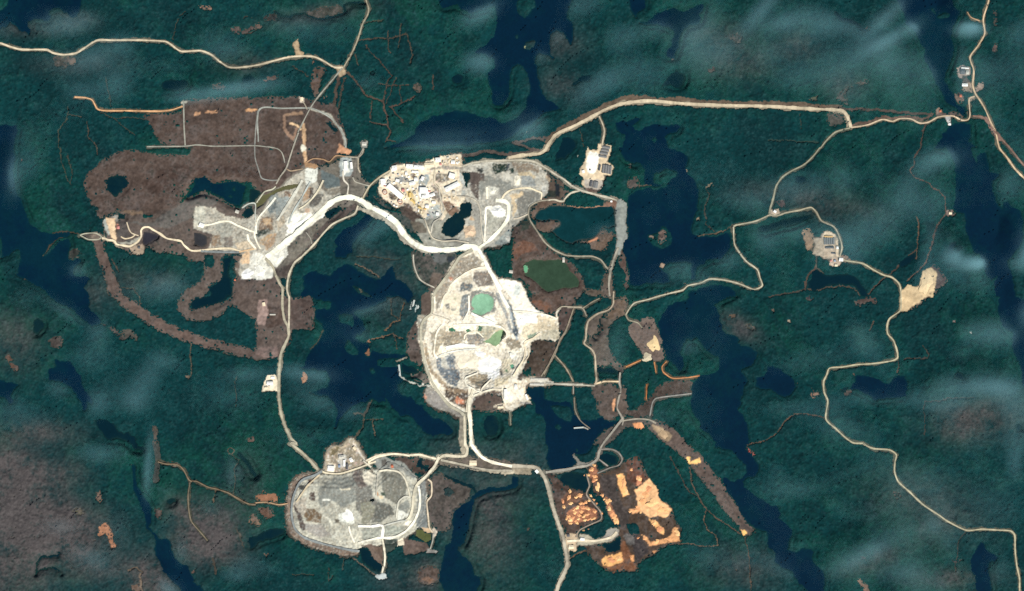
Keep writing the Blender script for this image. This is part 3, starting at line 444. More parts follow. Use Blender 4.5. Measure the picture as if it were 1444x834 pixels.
# ------------------------------------------------------------------ survey: cleared ground (painted in order): shape, colour, mottling
B0, B1, B2 = (86, 72, 64), (104, 88, 78), (128, 120, 110)
CLEAR = [
 ('t11 640,262 700,290 800,365 900,420 880,480 800,410 720,345 640,310', (72, 84, 80), .2),
 ('t11 800,330 850,310 900,350 915,410 880,420 830,380', (94, 82, 74), .12),
 ('t11 890,400 960,390 1040,372 1120,320 1150,295 1260,300 1285,550 1100,560 960,545 900,490', (166, 166, 154), .14),
 ('t11 1045,310 1110,320 1150,350 1120,375 1060,360', (140, 118, 102), .14),
 ('t11 1170,430 1215,410 1250,440 1250,510 1170,510', (212, 194, 170), .14),
 ('t11 860,410 930,420 960,480 900,480', (120, 112, 98), .14),
 ('t11 900,595 1010,590 1120,592 1110,640 1050,672 1010,640 930,612', (124, 124, 118), .16),
 ('t11 880,580 1000,600 1130,600 1100,680 1060,760 1010,800 940,760 890,650', (70, 78, 72), .2),
 ('t11 1000,700 1060,720 1000,830 960,790', (110, 98, 88), .14),
 ('t12 870,170 905,130 930,150 930,260 945,350 930,400 850,345 850,260', (100, 88, 80), .12),
 ('t12 860,430 900,400 940,420 1000,500 960,500 880,470', (120, 112, 102), .14),
 ('t12 1220,560 1300,545 1380,560 1400,640 1300,650 1225,650', (104, 90, 80), .16),
 ('t13 1000,90 1180,70 1441,100 1441,160 1200,150 1010,120', (128, 118, 104), .16),
 ('t00 800,640 1020,635 1040,560 1441,548 t10 250,552 430,590 455,620 500,760 515,834 t11 470,20 440,60 350,90 250,140 180,180 110,230 50,260 0,235 t01 1441,235 1400,200 1340,185 1290,190 1200,200 1160,175 1110,165 1080,200 1050,260 1000,320 940,370 870,375 760,370 700,355 660,350 600,385 545,400 540,370 555,340 520,325 490,280 475,230 470,185 490,150 550,100 600,55 680,15 780,15 850,30 960,40 1050,40 1090,0 t00 1090,834 940,825 900,800 840,700', (96, 81, 73), .10),
 ('t01 900,120 1050,100 1441,110 1441,170 1300,170 1100,150 980,230 860,260 800,200', (84, 69, 62), .10),
 ('t01 640,380 700,360 870,375 1000,320 1080,270 1150,235 1250,290 1340,340 1441,320 1441,570 1360,590 1260,600 1250,640 1255,700 1240,750 1190,770 1180,800 1150,834 t02 1110,10 1070,30 1065,70 1080,80 1140,62 1240,40 1300,20 1300,60 1250,110 1180,125 1090,140 1040,125 1005,80 1010,20 1030,0 t01 1010,834 1070,780 1130,740 1150,690 1155,640 1060,635 1050,600 880,580 830,560 800,600 740,595 700,560 620,530 590,510 590,420 580,400', (106, 94, 86), .14),
 ('t01 700,420 860,420 1000,330 1080,280 1150,250 1230,290 1200,330 1100,340 1080,400 950,450 800,440', (108, 104, 98), .12),
 ('t01 1300,610 1360,600 1370,650 1350,700 1310,760 1305,834 t02 1300,40 1441,130 t12 0,360 130,350 190,260 205,185 325,185 320,0 190,0 150,0 t11 140,834 150,800 110,720 60,720 0,740', (112, 98, 90), .10),
 ('t12 70,180 150,160 150,60 70,60 60,180', (96, 80, 72), .1), ('t12 200,10 320,5 322,180 205,182', (96, 82, 76), .10),
 ('t01 520,515 570,515 600,600 640,700 700,834 620,834 590,740 560,640', (108, 92, 84), .08),
 ('t02 640,0 715,0 800,60 900,120 1020,190 1150,230 1300,270 1441,300 t12 110,310 120,345 0,340 t02 1441,355 1280,320 1150,290 1000,240 900,195 780,120 690,60', (118, 100, 91), .08),
 ('t11 0,330 80,260 170,180 250,110 270,90 350,110 480,60 580,50 590,140 640,200 600,290 560,330 500,395 430,430 360,500 290,570 215,640 180,720 150,740 100,700 60,640 0,600 t01 1441,600 1360,600 1340,500 1330,420 1441,330', (132, 126, 114), .16),
 ('t11 380,430 480,340 560,310 580,330 500,395 430,430 330,540 215,650 180,740 110,720 100,690 180,660 270,580', (96, 86, 80), .12),
 ('t10 0,548 250,552 430,590 455,660 430,640 330,600 0,600', (88, 76, 70), .08),
 # runway strip south east and the dry valley
 ('t22 770,695 850,710 920,750 980,820 1000,834 t23 985,0 1060,70 1110,140 1180,220 1260,340 1320,430 1375,500 1310,520 1280,480 1220,410 1160,330 1100,250 1040,170 980,100 920,50 860,0 t22 760,740', (110, 95, 87), .09),
 ('t22 460,500 560,490 600,520 580,600 590,680 540,700 510,690 480,620 460,560', (100, 88, 80), .10),
 ('t22 420,150 470,100 545,120 600,90 645,105 600,120 560,150 540,200 545,280 570,330 590,380 640,400 620,430 590,420 550,380 500,410 470,400 455,310 425,270 420,200', (108, 98, 88), .12),
 ('t22 570,10 640,0 650,60 640,105 560,130 530,110 560,60', (122, 104, 88), .14),
 ('t22 650,180 680,150 760,115 800,125 830,190 850,260 860,350 830,370 740,350 720,300 680,270 660,220', (128, 112, 102), .12),
 ('t22 820,510 900,470 1020,465 1010,545 900,555 800,580 780,670 700,690 640,680 630,640 700,640 760,590', (86, 74, 66), .10),
 ('t22 600,520 640,500 650,600 660,640 630,680 600,660 590,600', (116, 102, 92), .10),
 ('t22 430,840 480,800 560,720 640,690 760,700 820,740 750,720 650,740 580,800 530,834', (100, 92, 84), .1),
 # around the settling pond
 ('t21 0,460 60,420 100,410 140,470 200,550 260,600 330,640 400,720 415,780 380,834 120,834 60,740 0,740', (92, 78, 70), .14),
 ('t21 0,540 60,520 130,540 150,580 60,600 20,640 0,640', (120, 88, 72), .14),
 ('t22 90,0 380,0 345,20 340,60 280,60 250,95 180,90 130,70', (104, 86, 76), .16),
 ('t22 110,20 220,30 230,90 160,80', (128, 92, 72), .12),
 ('t22 285,65 345,70 330,140 300,205 265,200 250,130', (96, 80, 74), .06),
 ('t22 100,250 150,235 210,255 265,260 235,330 190,410 165,450 110,450 95,400 80,420 60,440 60,400 95,310', (86, 74, 64), .12),
 ('t21 150,290 210,285 290,300 300,330 210,322 150,350 128,400 110,370', (118, 98, 84), .10),
 ('t21 290,308 350,330 500,322 560,318 550,325 350,340', (176, 136, 110), .10),
 ('t21 195,270 190,150 240,170 290,220 330,250 290,290 260,302', (96, 82, 74), .12),
 ('t21 130,410 230,405 275,415 225,470 170,470 140,450', (112, 94, 82), .1),
 ('t21 360,530 440,515 500,450 520,470 560,480 570,500 520,580 440,570', (118, 100, 86), .16),
 ('t21 430,520 480,495 480,515 440,525', (212, 150, 116), .08),
 ('t21 610,570 640,620 660,700 660,780 640,800 620,720 600,640', (104, 86, 78), .1),
 ('t21 500,300 590,290 585,340 520,320', (130, 100, 84), .10),
 ('t21 520,700 560,700 580,834 520,834 420,834 400,790 500,800', (110, 98, 86), .14),
 # orange sand diggings
 ('pH 430,130 490,90 560,60 580,75 625,195 690,270 700,320 780,385 800,460 840,500 835,600 740,610 680,650 600,700 560,720 560,770 410,785 330,730 250,660 245,610 360,600 450,560 450,480 400,380 360,300 330,220 320,170', (92, 76, 64), .10),
 ('pH 80,190 110,240 200,265 250,290 300,360 340,420 330,460 210,510 190,540 120,530 90,460 50,330 20,220 0,180 20,150 50,170', (90, 74, 66), .10),
 ('pH 330,180 440,170 450,300 520,420 500,520 460,520 400,390 350,280', (80, 72, 68), .10),
 ('pH 250,120 320,120 330,200 360,300 300,300 270,200', (100, 78, 66), .14),
 ('pH 480,540 560,540 640,640 560,720 530,600', (74, 68, 68), .10),
 ('pH 460,580 480,590 550,700 560,765 420,780 340,730 470,730', (140, 96, 70), .16),
 ('pH 560,60 580,75 625,195 560,240 500,200 490,100', (116, 78, 62), .14),
 ('pH 130,405 190,370 250,365 310,395 310,450 230,470 140,480', (176, 122, 94), .28),
 ('pH 100,320 150,270 220,290 230,330 160,350 110,385', (132, 98, 80), .24),
 ('pH 270,130 310,110 320,200 300,230 270,190', (160, 112, 88), .26),
 ('pH 335,285 375,320 410,380 455,450 430,480 380,400', (168, 120, 92), .26),
 ('pH 620,210 640,205 690,270 700,320 770,385 775,400 730,440 690,430 640,440 570,390 560,300 545,270 580,245', (246, 196, 146), .06),
 ('pH 440,180 470,170 490,220 520,300 480,310 455,250', (250, 192, 130), .06),
 ('pH 555,180 585,175 590,230 560,235', (226, 156, 120), .08),
 ('pH 590,540 620,550 650,590 720,570 780,550 790,500 820,500 830,590 720,600 640,610', (238, 178, 126), .10),
 ('pH 640,440 680,460 735,510 730,540 690,520 660,480', (246, 190, 130), .06),
 ('pH 345,700 380,680 470,660 475,720 400,735 350,735', (248, 190, 126), .06),
 ('pH 515,670 540,670 545,710 525,700', (240, 176, 120), .08), ('pH 650,640 680,640 660,660', (220, 160, 116), .08),
 ('pH 520,385 590,375 595,410 530,415', (240, 180, 130), .08),
 ('pH 300,570 260,545 210,545 190,610 320,600 400,575 445,550 440,505 400,500 360,560', (186, 180, 160), .10),
 ('pH 355,545 375,505 445,510 450,550 400,570 360,570', (172, 168, 158), .10),
 ('pH 120,530 190,540 190,645 130,650 122,600', (206, 186, 158), .12),
 ('pH 480,560 520,545 550,580 545,610 500,610', (120, 116, 112), .12),
 # brown ground round the spoil heap
 ('t13 980,200 1030,160 1080,200 1210,250 1200,300 1150,350 1110,400 1095,480 1040,500 1000,480 970,400 960,300', (92, 86, 80), .16),
 ('t13 760,110 800,80 920,75 1010,100 990,150 930,180 860,150 800,120', (92, 78, 70), .10),
 ('t13 920,700 990,690 1030,700 1030,780 950,800 920,780', (92, 78, 70), .12),
 # edges of yards and quarry aprons on the right
 ('t31 930,650 970,690 1010,730 990,770 950,800 940,834 900,834 900,700', (92, 78, 76), .10),
 ('t31 750,810 790,770 850,780 860,740 870,690 920,670 945,700 945,760 930,834 t32 900,0 830,50 780,85 745,80 745,0', (216, 192, 154), .08),
 ('t32 830,50 900,0 880,25 830,65 790,85', (130, 112, 96), .1),
 ('q6 90,240 110,200 170,190 215,205 240,260 240,330 250,400 240,500 170,490 150,420', (158, 136, 114), .12),
 ('q6 240,330 350,340 350,300 400,262 470,258 530,290 560,330 580,420 590,600 560,590 480,590 400,580 310,560 245,545 265,430', (176, 164, 146), .14),
 ('q6 360,320 390,270 470,258 540,300 570,420 580,590 545,580 550,440 540,330', (226, 206, 178), .08),
 ('q6 370,430 540,430 540,560 400,570', (186, 170, 150), .16),
 ('q6 460,640 480,600 560,590 600,640 580,700 520,715 470,690', (196, 178, 160), .16),
 ('q6 590,560 680,570 760,620 690,640 590,640', (150, 128, 112), .14),
 ('q7 240,215 270,205 340,215 340,280 270,285 270,310 245,300', (176, 160, 150), .14),
 ('q7 270,340 350,330 360,420 270,405', (160, 142, 124), .12), ('q7 280,300 350,310 345,340 275,345', (96, 84, 78), .1),
 ('q7 380,385 415,340 460,330 465,390 390,412', (158, 142, 130), .14),
 ('q7 205,430 270,430 285,470 290,510 225,500', (134, 114, 100), .18),
 ('q7 60,555 110,555 115,610 60,610', (150, 128, 114), .14), ('q7 130,625 190,625 185,700 160,700 155,660', (176, 176, 174), .10),
 ('q7 -10,600 60,600 300,600 290,640 60,615', (104, 92, 84), .12), ('q7 370,610 470,630 540,720 640,834 590,834 500,720 440,645', (150, 122, 112), .1),
 ('q7 320,460 370,460 375,480 340,495', (150, 134, 118), .14),
 ('t31 10,345 60,340 60,380 10,385', (196, 180, 160), .14), ('t31 40,300 90,295 90,350', (92, 78, 76), .1),
 ('t31 1005,352 1045,352 1045,382 1005,380', (140, 118, 110), .16),
 ('t30 330,645 430,640 440,690 350,715 325,690', (84, 84, 78), .12), ('t30 420,520 480,480 560,460 560,440 480,470 400,520 380,560 450,590', (74, 76, 70), .14),
 # causeway
 ('t21 585,300 600,290 648,310 652,360 645,490 625,560 600,600 580,600 590,520 583,400', (150, 156, 150), .08),
 # causeway to lined compounds
 ('q5 320,150 340,180 440,180 450,110 490,100 595,130 590,180 560,290 545,330 625,365 610,480 520,480 515,540 480,545 485,630 440,660 290,620 260,600 270,520 240,480 250,380 290,300 310,220', (224, 206, 176), .08),
 ('q5 350,200 440,210 460,290 445,400 400,470 340,470 300,380 320,260', (255, 252, 240), .03),
 ('q5 280,530 480,545 485,630 440,660 290,620', (190, 182, 170), .10),
 ('q5 270,620 440,665 440,700 280,660', (110, 86, 76), .1),
 # single pads and small clearings
 ('t12 55,450 110,440 118,465 130,480 128,530 95,532 40,530 38,510', (238, 226, 202), .07),
 ('t12 10,20 60,20 70,80 60,160 10,160', (164, 142, 134), .12), ('t12 0,290 60,285 130,285 130,350 60,345 0,330', (146, 124, 116), .12),
 ('t12 255,420 268,430 290,450 280,480 255,490 250,460 258,445', (190, 140, 106), .14),
 ('t12 620,245 640,240 655,255 635,270 645,330 610,330 625,280', (150, 110, 86), .16),
 ('t12 490,834 520,800 550,800 580,834', (150, 146, 126), .1),
 ('t10 205,240 235,225 250,280 275,300 260,318 230,310 215,265', (180, 158, 128), .10),
 ('t10 320,390 360,380 395,390 380,420 360,440 350,520 340,545 320,520 310,460', (110, 90, 78), .12),
 ('t10 385,530 400,525 400,565 385,565', (120, 98, 84), .1), ('t10 880,490 900,465 920,480 940,510 910,520', (124, 106, 90), .1), ('t10 25,450 55,440 90,430 125,425 125,450 55,462', (118, 92, 80), .1),
 ('t10 320,335 350,340 335,360 325,375', (140, 106, 90), .1), ('t10 0,140 30,130 35,165 0,165', (120, 98, 86), .12), ('t10 445,372 490,370 510,400 480,440 460,420', (176, 158, 130), .1),
 ('t10 280,70 380,45 490,30 495,75 430,100 370,105 300,90', (68, 70, 64), .08), ('t10 40,100 110,75 130,110 40,120', (64, 62, 58), .08),
 ('t10 590,795 630,795 630,820 610,834 590,834', (160, 160, 152), .12),
 ('t00 380,318 420,318 438,350 430,370 400,368 390,340', (124, 104, 88), .10), ('t00 300,320 390,330 390,380 310,380', (74, 70, 62), .14),
 ('t00 1120,35 1150,30 1190,40 1195,60 1170,62', (150, 122, 106), .14), ('t00 1290,160 1350,150 1350,180 1430,150 1430,180 1330,190', (96, 82, 76), .12), ('t00 1180,490 1250,470 1275,490 1240,510', (84, 76, 66), .12), ('t00 1370,100 1441,80 1441,95', (80, 72, 66), .1),
 ('t00 1100,632 1135,632 1135,650 1100,650', (212, 166, 130), .08), ('t00 1155,628 1228,622 1228,638 1155,640', (206, 160, 124), .1), ('t00 1385,618 1441,615 1441,630 1390,630', (206, 160, 120), .1), ('t00 1018,568 1060,568 1055,580 1020,585', (186, 180, 164), .1),
 ('t03 535,285 560,265 580,310 575,335 550,320', (130, 106, 90), .12), ('t03 550,460 600,445 620,470 640,530 660,575 630,590 610,540 590,500 560,530 540,520 555,490', (176, 128, 100), .12), ('t03 410,380 440,370 470,385 460,405 420,400', (104, 104, 80), .1), ('t03 515,545 540,545 535,560 515,558', (120, 96, 82), .1),
 ('t03 870,370 910,370 910,420 875,420', (92, 80, 74), .1), ('t03 960,110 1010,110 1010,130 965,130', (130, 116, 96), .1), ('t03 735,800 790,790 800,834 740,834', (120, 100, 86), .14), ('t03 1070,705 1098,705 1098,730 1075,735', (100, 82, 74), .1), ('t03 1395,440 1420,400 1441,392 1441,455 1400,460', (120, 98, 82), .12),
 ('t13 0,290 35,285 40,260 60,280 120,285 135,310 130,330 60,335 0,320', (160, 116, 90), .12), ('t13 10,370 80,360 110,410 60,430 30,400', (110, 84, 70), .16), ('t13 0,420 20,430 30,465 5,470', (140, 116, 96), .1), ('t13 930,760 960,745 1005,770 990,800', (140, 108, 88), .14), ('t13 50,615 75,615 75,640 50,635', (104, 88, 76), .1),
 ('t02 35,330 60,320 75,380 110,400 90,425 60,400', (104, 82, 70), .14), ('t02 270,230 350,220 340,290 280,285', (76, 70, 66), .1), ('t02 1030,440 1060,440 1055,470', (130, 112, 94), .1), ('t02 840,730 885,730 888,834 870,834 870,760', (96, 86, 76), .1), ('t02 680,190 740,195 780,230 770,245 700,240', (92, 88, 80), .14), ('t02 570,150 660,190 700,245 680,245 620,190', (78, 74, 70), .1), ('t02 1395,790 1430,785 1425,820 1400,825', (110, 90, 80), .1),
 ('t33 500,770 520,760 560,800 575,834 560,900 540,834', (140, 114, 98), .1), ('t33 480,640 550,630 550,660', (78, 72, 70), .1), ('t33 690,270 740,285 730,305 700,290', (84, 74, 70), .1), ('t33 1040,650 1090,655 1090,670 1040,665', (76, 70, 68), .1),
 ('t32 1040,130 1050,130 1050,140 1040,140', (150, 136, 130), .1), ('t32 1138,204 1148,204 1148,216 1138,216', (190, 196, 190), .06), ('t32 108,132 126,132 126,150 108,150', (170, 158, 140), .06), ('t32 140,490 165,488 165,510 145,510', (120, 100, 90), .1), ('t32 230,560 255,535 290,545 285,560 245,575', (150, 122, 106), .1), ('t32 235,510 250,512 245,550', (96, 84, 78), .1),
 ('t32 415,530 470,525 470,545 430,560', (96, 84, 76), .1), ('t32 480,435 505,437 490,460', (104, 84, 76), .1), ('t32 480,40 520,15 610,0 610,40 560,30 510,55', (96, 80, 74), .14), ('t32 640,485 690,490 650,510', (110, 96, 88), .1), ('t32 720,430 750,430 740,445', (120, 96, 86), .1), ('t32 760,560 785,550 775,572', (116, 94, 84), .1), ('t32 20,70 40,70 38,85 25,85', (110, 92, 78), .1), ('t32 215,0 250,0 250,20 215,18', (84, 80, 84), .1),
 ('t23 1295,35 1320,20 1345,50 1370,60 1340,70 1300,45', (170, 92, 84), .1), ('t23 1255,700 1265,700 1262,718 1252,715', (120, 92, 80), .1), ('t23 65,470 95,470 95,490 65,488', (74, 70, 64), .1), ('t23 980,80 1000,75 1005,110 1050,80 1055,115 1000,125', (254, 206, 136), .04), ('t23 1285,490 1310,495 1322,515 1300,525', (254, 204, 130), .04), ('t23 0,10 0,0', (0, 0, 0), 0),
 ('t22 680,715 720,705 745,740 720,748 690,740', (250, 176, 124), .08), ('t22 780,720 850,740 900,780 880,820 830,800', (176, 154, 126), .16),
 ('t22 565,580 580,575 580,600 570,650 565,640', (226, 170, 130), .12), ('t22 1205,100 1260,100 1260,120 1210,115', (110, 92, 76), .12), ('t22 1330,160 1370,180 1360,200 1310,170', (64, 76, 70), .1),
 ('t21 365,40 372,40 372,52 365,52', (190, 190, 180), .1), ('t21 650,95 670,90 690,115 670,125', (98, 88, 78), .1), ('t21 655,170 700,160 710,220 650,215', (84, 78, 74), .1), ('t21 965,120 985,120 985,138 965,138', (190, 176, 156), .1), ('t21 1085,210 1130,195 1125,215 1095,228', (140, 128, 108), .12), ('t21 1040,395 1055,390 1055,405 1042,408', (160, 146, 126), .1), ('t21 815,655 840,640 860,655 845,675', (180, 156, 134), .1), ('t21 820,470 860,465 870,520 830,540', (130, 106, 94), .2), ('t21 770,490 790,490 788,510 772,508', (140, 124, 110), .1), ('t21 965,765 990,765 985,785', (150, 130, 110), .1),
 ('t20 70,255 85,255 85,270 70,270', (160, 166, 130), .1), ('t20 1040,95 1055,95 1055,108 1040,108', (140, 160, 140), .1), ('t20 1230,190 1290,190 1280,240 1230,240', (70, 76, 72), .1), ('t20 1100,380 1140,380 1140,410 1100,405', (84, 72, 66), .12), ('t20 890,320 912,318 910,345 895,345', (110, 104, 96), .1), ('t20 75,738 82,738 82,748 75,748', (190, 190, 170), .1),
 ('t30 1265,250 1290,250 1288,290 1265,290', (104, 86, 82), .1), ('t30 550,155 580,150 575,170 555,180', (104, 88, 84), .1), ('t30 1268,60 1290,60 1288,140 1270,145', (84, 80, 76), .1), ('t30 220,545 290,545 285,565 225,565', (86, 96, 78), .12),
 ('t01 120,60 138,60 138,75 122,72', (140, 106, 90), .1), ('t01 385,575 450,570 455,610 390,635', (60, 64, 60), .1),
 # western end pad and loops
 ('q4 410,230 530,230 545,480 540,520 510,520 480,440 440,300', (226, 198, 164), .05), ('q4 385,280 410,240 440,310 475,430 450,430 420,380', (176, 182, 174), .12), ('q4 480,210 560,195 570,270 545,300 535,235', (160, 158, 150), .12), ('q4 570,280 665,280 690,380 710,440 640,475 590,455 560,420', (96, 90, 86), .10), ('q4 550,320 575,320 575,365 550,365', (206, 140, 120), .1), ('q4 660,480 720,480 720,515 665,515', (84, 88, 86), .1), ('q4 560,510 700,515 760,480 810,450 820,480 760,530 690,550 600,545', (180, 178, 164), .12),
 ('q4 700,580 760,560 870,560 880,600 850,650 790,675 730,640 705,600', (176, 158, 138), .12), ('q4 110,430 260,400 340,400 370,450 330,490 200,480', (140, 126, 112), .16), ('q4 860,400 980,370 1030,430 1020,500 920,550 870,560', (60, 58, 60), .06), ('q4 580,160 680,130 850,150 850,180 700,190', (140, 118, 98), .12),
]
# ------------------------------------------------------------------ survey: the works.  zone: (name, label, outline, base colour, mottling, flecks)
FL_W = [(252, 250, 242), (240, 232, 214), (214, 206, 190), (178, 176, 166), (140, 144, 142), (226, 204, 170), (110, 108, 104), (200, 170, 140)]
FL_G = [(190, 192, 182), (168, 168, 158), (132, 134, 128), (112, 112, 104), (206, 202, 188), (150, 140, 126), (158, 166, 164)]
FL_P = [(255, 252, 244), (250, 240, 222), (226, 206, 174), (180, 182, 180), (146, 150, 152), (236, 222, 196), (206, 186, 160), (120, 112, 104), (236, 206, 200)]
ZONES = {
 'plant_yard': ('cream gravel yard of the crowded processing plant', 'pA 115,500 135,360 240,270 280,205 440,185 640,200 700,140 830,100 960,75 1100,70 1110,200 1060,250 1110,300 1130,500 1130,600 1090,690 1000,660 930,760 860,834 700,834 560,800 520,740 430,670 350,710 260,640 160,580', (230, 218, 194), .14, (FL_P, .34)),
 'stockpile_yard': ('grey gravel yard of stockpiles right of the processing plant', 'pB 0,165 100,120 300,100 560,100 640,130 700,200 720,300 700,350 650,410 580,440 555,510 480,570 420,650 400,740 280,760 170,770 0,740 0,690 20,640 60,560 130,500 100,450 60,390 40,300 100,280 170,290 170,200', (190, 188, 176), .18, (FL_G, .30)),
 'open_pit': ('pale open pit and tailings works in the middle of the photo', 'pD 30,10 90,60 140,160 170,230 210,270 300,290 420,320 460,400 480,470 540,560 640,600 740,640 740,580 790,530 760,600 740,740 760,834 t22 150,150 270,210 240,260 160,240 110,260 95,320 70,400 45,450 80,470 90,520 65,560 105,580 60,610 0,640 t12 1441,640 1400,620 1380,560 1300,545 1240,580 1210,620 1170,660 1090,620 1030,550 985,500 960,430 940,350 920,250 905,150 930,110 985,90 990,0 t11 1000,810 1060,720 1110,640 1180,590 1250,560', (234, 227, 210), .15, (FL_W, .30)),
 'gravel_works': ('grey white gravel works at the left, along the main haul road', 'q2 150,190 240,185 310,200 400,260 560,290 640,250 700,270 760,150 830,60 894,0 q1 440,40 520,40 530,140 590,190 687,160 687,240 600,320 480,400 430,470 300,580 320,640 240,730 160,720 150,790 0,800 q2 530,780 480,700 540,600 520,575 200,575 270,540 300,430 240,400 140,370 130,270', (188, 184, 170), .20, (FL_G, .34)),
 'gravel_pad': ('small grey gravel pad inside the bend of the perimeter road', 't12 980,510 1000,520 1050,575 1090,615 1150,670 1165,695 1090,655 1050,645 1000,620 955,590 945,550 955,525', (160, 156, 146), .12, (FL_G, .25)),
 'jetty_yard': ('pale jetty yard at the end of the straight road, by the water', 'pE 930,455 1075,455 1085,500 1112,505 1112,520 1050,525 930,530 900,550 910,590 935,605 930,640 860,640 830,690 780,720 690,710 650,690 730,650 720,560 800,500 870,480', (190, 180, 160), .14, (FL_P, .24)),
 'scrap_yard': ('tan yard with small sheds at the top of the spoil heap', 'pF 250,215 270,100 290,85 360,90 400,40 430,35 500,140 530,180 450,222 350,252 250,250', (164, 154, 134), .14, (FL_P, .26)),
}
HEAP = ('pF 18,440 35,330 95,268 190,255 260,256 350,262 480,230 540,245 571,262 pG 60,225 110,232 170,180 260,215 335,275 340,330 370,300 402,292 408,400 400,480 372,560 320,620 240,668 200,690 140,690 60,700 0,690 pF 480,745 370,757 250,735 130,695 40,625 18,550', (196, 195, 180), .18, (FL_G, .32))
